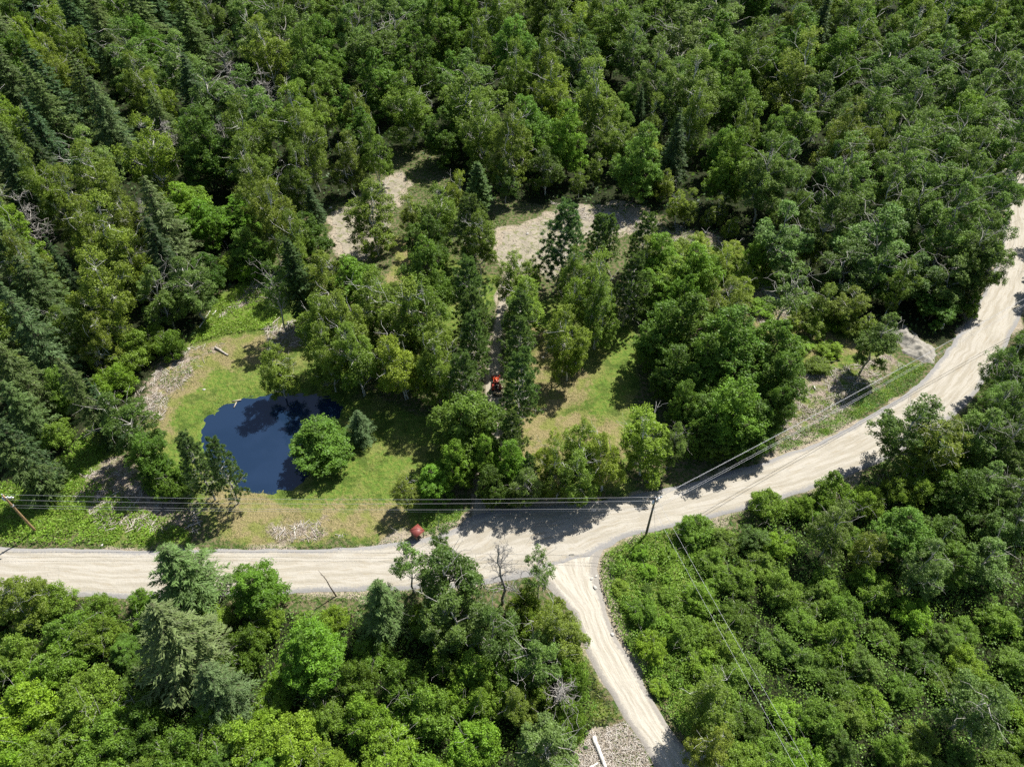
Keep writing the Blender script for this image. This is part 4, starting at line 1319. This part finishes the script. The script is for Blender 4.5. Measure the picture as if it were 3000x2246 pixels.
def insul(x, y, z, parent, mat=None):
    mb = MB()
    mb.tube([(x, y, z), (x, y, z + .16)], [.035, .035], 8)
    for k in range(3):
        mb.tube([(x, y, z + .06 + k * .07), (x, y, z + .10 + k * .07)], [.10 - .015 * k, .05], 10)
    mb.build('insulator', mat or CERAMIC, parent, True)


def pole(px, py, h, wood, label, rz, arms=True):
    X, Y = G(px, py)
    e = empty('utility_pole', (X, Y, 0), rz)
    tag(e, label, 'utility pole', 'utility poles along the road')
    mb = MB()
    zs = np.linspace(-.3, h, 9)
    mb.tube([(0, 0, z) for z in zs], np.linspace(.19, .125, 9), 12)
    mb.build('shaft', wood, e, True)
    MB().tube([(0, 0, h), (0, 0, h + .03)], [.13, .10], 12).build('pole_cap', plain_mat('cut_wood', (.5, .3, .16), .8, .2, 0, .2), e)
    if arms:
        MB().box((.45, 0, h - .55), (1.6, .13, .14)).build('crossarm', plain_mat('arm_white', (.7, .7, .68), .6, .3, 0, .2), e)
        mb = MB()
        mb.tube([(.95, 0, h - .6), (.12, 0, h - 1.15)], [.025, .025], 5)
        mb.tube([(.5, 0, h - .6), (.12, 0, h - .95)], [.02, .02], 5)
        mb.build('arm_brace', STEEL, e)
        insul(1.02, 0, h - .49, e)
        insul(.5, 0, h - .49, e)
        insul(0, 0, h + .03, e)
        mb = MB()
        mb.tube([(-.26, 0, h - 1.2), (-.26, 0, h - .62)], [.17, .17], 14)
        mb.tube([(-.26, 0, h - .62), (-.26, 0, h - .55)], [.17, .06], 14)
        mb.build('transformer', CERAMIC, e, True)
        mb = MB()
        mb.tube([(.14, .1, h - 2.9), (.14, .1, h - 2.4)], [.05, .05], 8)
        mb.box((0, 0, h - 2.6), (.36, .30, .05))
        mb.build('bracket', STEEL, e)
        ring = [(.32 + .16 * math.cos(a), .05, h - 2.75 + .16 * math.sin(a)) for a in np.linspace(0, 6.283, 15)]
        MB().tube(ring, .02, 5, False).build('cable_coil', DARKP, e)
    return np.array([X, Y, 0.0])


P0 = pole(1892, 1567, 9.6, POLE_WOOD, 'grey utility pole with white crossarm standing at the road junction', .5)
PL = pole(106, 1557, 9.4, POLE_NEW, 'tan wooden utility pole at the west edge beside the weeds', .0)
PR_ = pole(3060, 905, 9.6, POLE_WOOD, 'utility pole at the east edge beyond the road bend', .6)
PB = np.array([36.5, 5.0, 0])


def wire(a, b, sag, r, mat, label, group):
    t = np.linspace(0, 1, 33)[:, None]
    p = np.asarray(a) * (1 - t) + np.asarray(b) * t
    p[:, 2] -= 4 * sag * (t * (1 - t))[:, 0]
    o = MB().tube(p, r, 5).build('power_cable', mat)
    return tag(o, label, 'cable', group)


z = np.array
Gp = 'overhead cables strung between the utility poles'
wire(P0 + z((.0, 0, 9.85)), PL + z((0, 0, 9.6)), .9, .015, CABLE, 'topmost cable of the span crossing in front of the pond', Gp)
wire(P0 + z((-.2, 0, 8.95)), PL + z((-.2, 0, 8.3)), .9, .015, CABLE, 'second cable from the top of the span in front of the pond', Gp)
wire(P0 + z((-.1, .05, 7.0)), PL + z((-.1, .05, 6.9)), .7, .015, CABLE, 'thick low cable of the span in front of the pond', Gp)
wire(P0 + z((-.1, -.1, 6.75)), PL + z((-.1, -.1, 6.5)), .7, .012, CABLE_D, 'lowest dark cable of the span in front of the pond', Gp)
wire(P0 + z((.5, .3, 9.4)), PR_ + z((.4, .3, 9.3)), 1.2, .015, CABLE, 'topmost cable of the span beside the road bend', Gp)
wire(P0 + z((.95, .5, 9.35)), PR_ + z((.9, .5, 9.2)), 1.2, .015, CABLE, 'second cable from the top of the span beside the road bend', Gp)
wire(P0 + z((.1, .05, 7.1)), PR_ + z((.1, .05, 7.0)), 1.0, .015, CABLE, 'thick low cable of the span beside the road bend', Gp)
wire(P0 + z((.1, -.1, 6.8)), PR_ + z((.1, -.1, 6.7)), 1.0, .015, CABLE, 'lowest cable of the span beside the road bend', Gp)
wire(P0 + z((.5, 0, 8.8)), PB + z((.45, 0, 8.8)), .5, .015, CABLE, 'upper cable running down over the alder thicket', Gp)
wire(P0 + z((.1, -.1, 7.0)), PB + z((-.3, -.1, 7.4)), .5, .015, CABLE, 'lower cable running down over the alder thicket', Gp)
wire(P0 + z((.1, -.1, 7.4)), z((*G(1922, 1610), .0)), 0, .014, CABLE_D, 'thin guy wire slanting from the junction pole to the weeds', 'guy wires of the junction pole')
o = MB().tube([P0 + z((-1.3, .02, 6.86)), P0 + z((-.6, .02, 6.9))], [.09, .09], 8).build('splice_case', DARKP)
tag(o, 'black splice case hanging on the cable beside the junction pole', 'cable box')
MB_ = MB()
for k in range(2):
    MB_.tube([P0 + z((-8.2 + .35 * math.cos(a), .05, 6.4 + k * .06 + .16 * math.sin(a))) for a in np.linspace(0, 6.283, 15)], .022, 5, False)
tag(MB_.build('cable_loop', CABLE_D), 'small oval cable loop hung on the low cable left of the junction pole', 'cable loop')


# ------------------------------------------------------------------ tractor
RED = plain_mat('red_paint', (.30, .028, .014), .35, .5, 0, .2)
ORANGE = plain_mat('orange_paint', (.36, .05, .016), .35, .5, 0, .15)
RUBBER = plain_mat('rubber', (.018, .018, .018), .8, .2, 0, .3, 6, (.09, .075, .06))
BLACKM = plain_mat('black_metal', (.03, .03, .032), .5, .4, .2, .2)
WOODP = plain_mat('fresh_wood', (.62, .46, .27), .8, .2, 0, .4)


def wheel(parent, x, y, r, w, hub):
    e = MB()
    n = 22
    prof = [(-.5, .62), (-.5, .9), (-.38, 1.0), (.38, 1.0), (.5, .9), (.5, .62)]
    V, F = [], []
    for i in range(n):
        a = 6.28318 * i / n
        for (u, q) in prof:
            rr = r * q * (1.0 if abs(q) < .95 or i % 2 else 1.05)
            V.append((x + u * w, y + rr * math.cos(a), r + rr * math.sin(a)))
    k = len(prof)
    for i in range(n):
        for j in range(k - 1):
            F.append((i * k + j, i * k + j + 1, ((i + 1) % n) * k + j + 1, ((i + 1) % n) * k + j))
    e.add(V, F)
    wh = e.build('wheel', RUBBER, parent)
    h = MB()
    h.tube([(x - w * .36, y, r), (x + w * .36, y, r)], [r * .63, r * .63], 16)
    h.build('rim', hub, wh)


def tractor():
    X, Y = G(1455, 1140)
    e = empty('tractor', (X, Y, 0), math.radians(4))
    tag(e, 'small red-orange tractor with front bucket on the driveway between the pines', 'tractor')
    # front points to +y (away from the camera)
    hood = MB()
    hood.box((0, 1.15, .98), (.62, 1.25, .5), 0, .86)
    hood.box((0, 1.80, .86), (.58, .10, .55))
    hood.build('hood', ORANGE, e)
    MB().box((0, .5, .62), (.42, 2.5, .3)).build('chassis', BLACKM, e)
    for s in (-1, 1):
        wheel(e, s * .62, -.15, .58, .34, ORANGE)
        wheel(e, s * .52, 1.55, .36, .22, ORANGE)
        f = MB()
        for i in range(6):
            a0, a1 = math.radians(20 + i * 24), math.radians(20 + (i + 1) * 24)
            for aa in (a0,):
                y0, z0, y1, z1 = .68 * math.cos(a0), .68 * math.sin(a0), .68 * math.cos(a1), .68 * math.sin(a1)
                xs = (s * .44, s * .84)
                f.add([(xs[0], -.15 + y0, .58 + z0), (xs[1], -.15 + y0, .58 + z0), (xs[1], -.15 + y1, .58 + z1), (xs[0], -.15 + y1, .58 + z1),
                       (xs[0], -.15 + y0 * .95, .58 + z0 * .95), (xs[1], -.15 + y0 * .95, .58 + z0 * .95), (xs[1], -.15 + y1 * .95, .58 + z1 * .95), (xs[0], -.15 + y1 * .95, .58 + z1 * .95)],
                      [(0, 1, 2, 3), (7, 6, 5, 4), (0, 4, 5, 1), (3, 2, 6, 7), (0, 3, 7, 4), (1, 5, 6, 2)])
        f.build('fender', RED, e)
        a = MB()
        a.box((s * .46, 1.5, .95), (.09, 2.0, .14), 0, 1, math.radians(-14))
        a.box((s * .46, .62, 1.0), (.10, .12, .7))
        a.build('loader_arm', ORANGE, e)
        MB().tube([(s * .3, 2.02, .98), (s * .3, 2.04, .98)], [.07, .07], 10).build('headlight', CERAMIC, e)
    s_ = MB()
    s_.box((0, -.15, .95), (.46, .44, .14))
    s_.box((0, -.38, 1.2), (.46, .10, .42), 0, .9)
    s_.build('seat', BLACKM, e)
    st = MB()
    ring = [(.19 * math.cos(a), .42 + .10 * math.sin(a), 1.28 + .12 * math.sin(a)) for a in np.linspace(0, 6.283, 17)]
    st.tube(ring, .018, 6, False)
    st.tube([(0, .42, 1.28), (0, .62, 1.02)], .025, 6)
    st.build('steering_wheel', BLACKM, e)
    r_ = MB()
    r_.tube([(-.55, -.62, .7), (-.55, -.62, 2.2), (-.45, -.62, 2.32), (.45, -.62, 2.32), (.55, -.62, 2.2), (.55, -.62, .7)], .045, 8)
    r_.build('roll_bar', BLACKM, e)
    b = MB()
    b.box((0, 2.72, .30), (1.5, .55, .05))
    b.box((0, 2.48, .58), (1.5, .06, .56))
    b.box((-.74, 2.72, .5), (.04, .5, .4))
    b.box((.74, 2.72, .5), (.04, .5, .4))
    b.build('bucket', RED, e)
    c = MB()
    c.box((0, -1.5, .42), (1.3, .9, .05))
    for s in (-1, 1):
        c.box((s * .4, -.95, .5), (.08, .5, .08))
    c.box((0, -1.93, .52), (1.3, .05, .2))
    c.build('rear_carrier', BLACKM, e)
    k = MB()
    k.tube([(.24, .92, 1.2), (.24, .92, 1.62)], .03, 8)
    k.build('exhaust_pipe', BLACKM, e)
    for i in range(7):
        lx, ly, lz = r3.uniform(-.5, .4), -1.5 + r3.uniform(-.3, .3), .53 + .16 * (i // 4)
        a = r3.uniform(-.4, .4)
        MBk = MB().tube([(-.24, 0, 0), (.24, 0, 0)], [.09, .08], 8)
        o = MBk.build('firewood_log', WOODP)
        w = math.radians(4)
        o.location = (X + lx * math.cos(w) - ly * math.sin(w), Y + lx * math.sin(w) + ly * math.cos(w), lz)
        o.rotation_euler = (0, 0, a)
        tag(o, 'pale split firewood log lying on the rear carrier of the tractor', 'log', 'firewood logs on the tractor carrier')


tractor()


# ------------------------------------------------------------------ red roofed shelter
def shelter():
    X, Y = G(1221, 1552, 1.6)
    e = empty('red_roofed_shelter', (X, Y, 0), math.radians(44))
    tag(e, 'small square shelter with red hipped metal roof beside the road', 'shelter')
    roof_m = plain_mat('red_roof', (.19, .048, .038), .5, .4, 0, .25, 4, (.2, .06, .045))
    s, z0, z1 = .82, 1.45, 1.95
    mb = MB()
    mb.add([(-s, -s, z0), (s, -s, z0), (s, s, z0), (-s, s, z0), (0, 0, z1), (-s, -s, z0 - .05), (s, -s, z0 - .05), (s, s, z0 - .05), (-s, s, z0 - .05)],
           [(0, 5, 6, 1), (1, 6, 7, 2), (2, 7, 8, 3), (3, 8, 5, 0), (8, 7, 6, 5)], [(0, 1, 4), (1, 2, 4), (2, 3, 4), (3, 0, 4)])
    rf = mb.build('roof', roof_m, e)
    ridge_m = plain_mat('ridge_metal', (.2, .035, .028), .5, .4)
    for a, b in ((-s, -s), (s, -s), (s, s), (-s, s)):
        MB().tube([(a * 1.01, b * 1.01, z0 + .01), (0, 0, z1 + .015)], .028, 6).build('ridge_cap', ridge_m, rf)
    wd = plain_mat('shelter_wood', (.2, .14, .09), .8, .2)
    for a, b in ((-1, -1), (1, -1), (1, 1), (-1, 1)):
        MB().box((a * .62, b * .62, .72), (.09, .09, 1.46)).build('post', wd, e)
    for k in range(4):
        MB().box((0, .63, .28 + k * .24), (1.14, .03, .2)).build('plank', wd, e)
        MB().box((-.63, 0, .28 + k * .24), (.03, 1.14, .2)).build('plank', wd, e)
    MB().box((0, 0, .35), (1.1, 1.1, .05)).build('shelf', wd, e)


shelter()


# ------------------------------------------------------------------ sand pile, logs, rocks, sign, planks
def sand_pile():
    poly = GP([(2612, 960), (2650, 945), (2690, 985), (2735, 1015), (2752, 1040), (2738, 1068), (2690, 1062), (2640, 1035), (2618, 1000)])
    lo, hi = poly.min(0) - 1, poly.max(0) + 1
    nx, ny = 70, 70
    X, Y = np.meshgrid(np.linspace(lo[0], hi[0], nx), np.linspace(lo[1], hi[1], ny))
    P = np.stack([X.ravel(), Y.ravel()], 1)
    poly = poly.mean(0) + (poly - poly.mean(0)) * .9
    d = sdist(P, poly) + .4 * vnoise(P, 1.6, 141) + .2 * vnoise(P, .6, 144)
    c1, c2 = np.array(G(2648, 985)), np.array(G(2705, 1040))
    f1 = 1.9 * np.exp(-((P - c1) ** 2).sum(1) / 5.5)
    f2 = 1.5 * np.exp(-((P - c2) ** 2).sum(1) / 6.0)
    zz = np.clip(d, -1, 4) * .5 * (.4 + f1 + f2) * .55
    zz = np.where(d > 0, np.minimum(zz, .25 + np.maximum(f1, f2)), zz) + .26 * vnoise(P, 1.1, 142) + .10 * vnoise(P, .45, 143)
    zz = np.where(d < 0, d * .5 - .02, zz) + .02
    i = (np.arange(ny - 1)[:, None] * nx + np.arange(nx - 1)[None]).ravel()
    m, t, out = new_mat('sand')
    n = NT(t)
    p = n.pos()
    a, b = n.noise(p, 1.2, 4), n.noise(p, 9, 3)
    c = n.mix(n.ramp(a, .4, .62), (.275, .255, .215), (.2, .183, .152))
    n.link(n.bsdf(c, .95, .1, n.bump(n.math('ADD', a, n.math('MULTIPLY', b, .3)), .15)), out.inputs[0])
    me = mesh_np('sand_pile', np.column_stack([P, zz]), np.stack([i, i + 1, i + nx + 1, i + nx], 1), m, None, True)
    tag(obj('sand_pile', me), 'heap of greyish sand at the inside of the road bend', 'sand pile')


sand_pile()
LOGW = bark_mat('log_bleached', (.66, .63, .57), (.42, .39, .34), 4)
LOGB = bark_mat('log_grey', (.42, .38, .32), (.22, .19, .16), 4)


def log(a, b, r0, r1, mat, label, z0=.0):
    A_, B_ = np.array([*G(*a), r0 + z0]), np.array([*G(*b), r1 + z0])
    t = np.linspace(0, 1, 7)[:, None]
    p = A_ * (1 - t) + B_ * t
    p[:, :2] += RG.normal(0, .05, (7, 2))
    e = MB().tube(p, np.linspace(r0, r1, 7), 10).build('fallen_log', mat, None, True)
    return tag(e, label, 'log', 'fallen logs on open ground')


log((1738, 2158), (1775, 2256), .28, .20, LOGW, 'thick bleached log lying on the wood chip patch')
log((632, 1020), (668, 1042), .22, .16, LOGB, 'grey log lying on the dry bank above the pond')
log((622, 925), (636, 908), .14, .10, LOGW, 'short pale log at the forest edge beside the weedy clearing')
log((792, 955), (820, 930), .12, .07, LOGB, 'thin grey log in the shade above the pond')
log((1728, 2250), (1750, 2235), .13, .11, LOGW, 'short pale log end at the bottom of the chip patch')
log((383, 1480), (370, 1500), .12, .09, LOGW, 'short pale log among the slash at the west')
log((862, 1540), (864, 1578), .06, .04, LOGW, 'slender upright-looking stick in the roadside slash heap')
log((2382, 1130), (2388, 1142), .14, .10, LOGW, 'pale stump log on the slash beside the dark maples')
log((585, 960), (620, 905), .10, .06, LOGW, 'long thin pale log along the forest edge')


def rock(x, y, s, label, zf=.6, col='ROCK'):
    s *= .72
    X, Y = G(x, y)
    d = []
    n1, n2 = 10, 7
    V = []
    for i in range(n2):
        th = math.pi * i / (n2 - 1)
        for j in range(n1):
            ph = 6.283 * j / n1
            r = s * (1 + .22 * math.sin(2.3 * ph + x) * math.sin(th) + r3.uniform(-.12, .12))
            V.append((X + r * math.sin(th) * math.cos(ph), Y + r * math.sin(th) * math.sin(ph), s * zf * .5 + r * zf * math.cos(th)))
    F = [(i * n1 + j, (i + 1) * n1 + j, (i + 1) * n1 + (j + 1) % n1, i * n1 + (j + 1) % n1) for i in range(n2 - 1) for j in range(n1)]
    o = obj('boulder', mesh_np('boulder', V, np.array(F), ROCKM))
    tag(o, label, 'rock', 'pale rocks on the ground')


ROCKM = plain_mat('pale_rock', (.4, .38, .34), .9, .2, 0, .5, 3, (.35, .32, .28))
rock(1733, 1695, .34, 'pale rock beside the side track mouth, left of the pair')
rock(1746, 1688, .28, 'pale rock beside the side track mouth, right of the pair')
rock(1743, 1721, .42, 'largest pale rock at the edge of the side track')
rock(1793, 1858, .36, 'pale rock halfway along the side track verge')
rock(2242, 783, .6, 'white boulder on the cleared ground below the aspens')
rock(1545, 686, .45, 'dark-sided block lying on the sandy clearing')
rock(1601, 1033, .35, 'upper pale stone in the dry grass beside the leaning birches')
rock(1591, 1048, .33, 'lower pale stone in the dry grass beside the leaning birches')
rock(300, 1597, .3, 'pale stone at the upper edge of the road near the larch')
rock(1063, 682, .3, 'pale stone on the earth clearing')
rock(968, 610, .45, 'pale stone at the left edge of the earth clearing')
rock(598, 1142, .35, 'pale stone on the dry bank left of the pond')
rock(553, 1023, .4, 'pale stone at the forest edge above the pond')


def marker():
    X, Y = G(2754, 968)
    e = empty('marker_board', (X, Y, 0), .5)
    tag(e, 'blank white marker board on a post at the sand pile', 'sign')
    wm = plain_mat('white_board', (.8, .8, .78), .5, .3, 0, .1)
    MB().box((0, 0, .75), (.09, .09, 1.5)).build('post', plain_mat('post_wood', (.3, .24, .17), .8, .2), e)
    MB().box((0, -.07, 1.15), (.6, .04, 1.2), 0, 1, -.25).build('board', wm, e)


marker()


PLANK = plain_mat('weathered_plank', (.34, .30, .22), .85, .2, 0, .4)


def plank_dock():
    X, Y = G(692, 1170)
    e = empty('plank_step', (X, Y, 0), .0)
    tag(e, 'small pale plank step at the top edge of the pond', 'plank')
    MB().box((0, 0, -.24), (1.5, .2, .06), .25).build('plank', PLANK, e)
    MB().box((0, -1.0, -.28), (.18, 1.2, .06), -.1).build('plank', PLANK, e)
    MB().tube([(0, -.3, -1.2), (0, -.3, -.2)], .05, 6).build('post', PLANK, e)


plank_dock()


def leaning_stick():
    X, Y = G(985, 1745)
    mb = MB()
    mb.tube([(0, 0, -.1), (-.4, .1, 2.4), (-.6, .2, 4.2), (-1.2, .3, 6.6)], [.11, .08, .06, .02], 7)
    e = empty('bare_snag', (X, Y, 0))
    tag(e, 'single dark leaning dead stem sticking up over the road', 'dead tree')
    mb.build('stem', BARK_BROWN, e, True)
    br = MB()
    for k in range(9):
        z0 = 2.2 + k * .45
        x0 = np.interp(z0, [0, 2.4, 4.2, 6.6], [0, -.4, -.6, -1.2])
        a = k * 2.2
        br.tube([(x0, .2, z0), (x0 + .3 * math.cos(a), .2 + .3 * math.sin(a), z0 + .25)], [.025, .01], 4)
    br.build('twigs', BARK_BROWN, e)


leaning_stick()
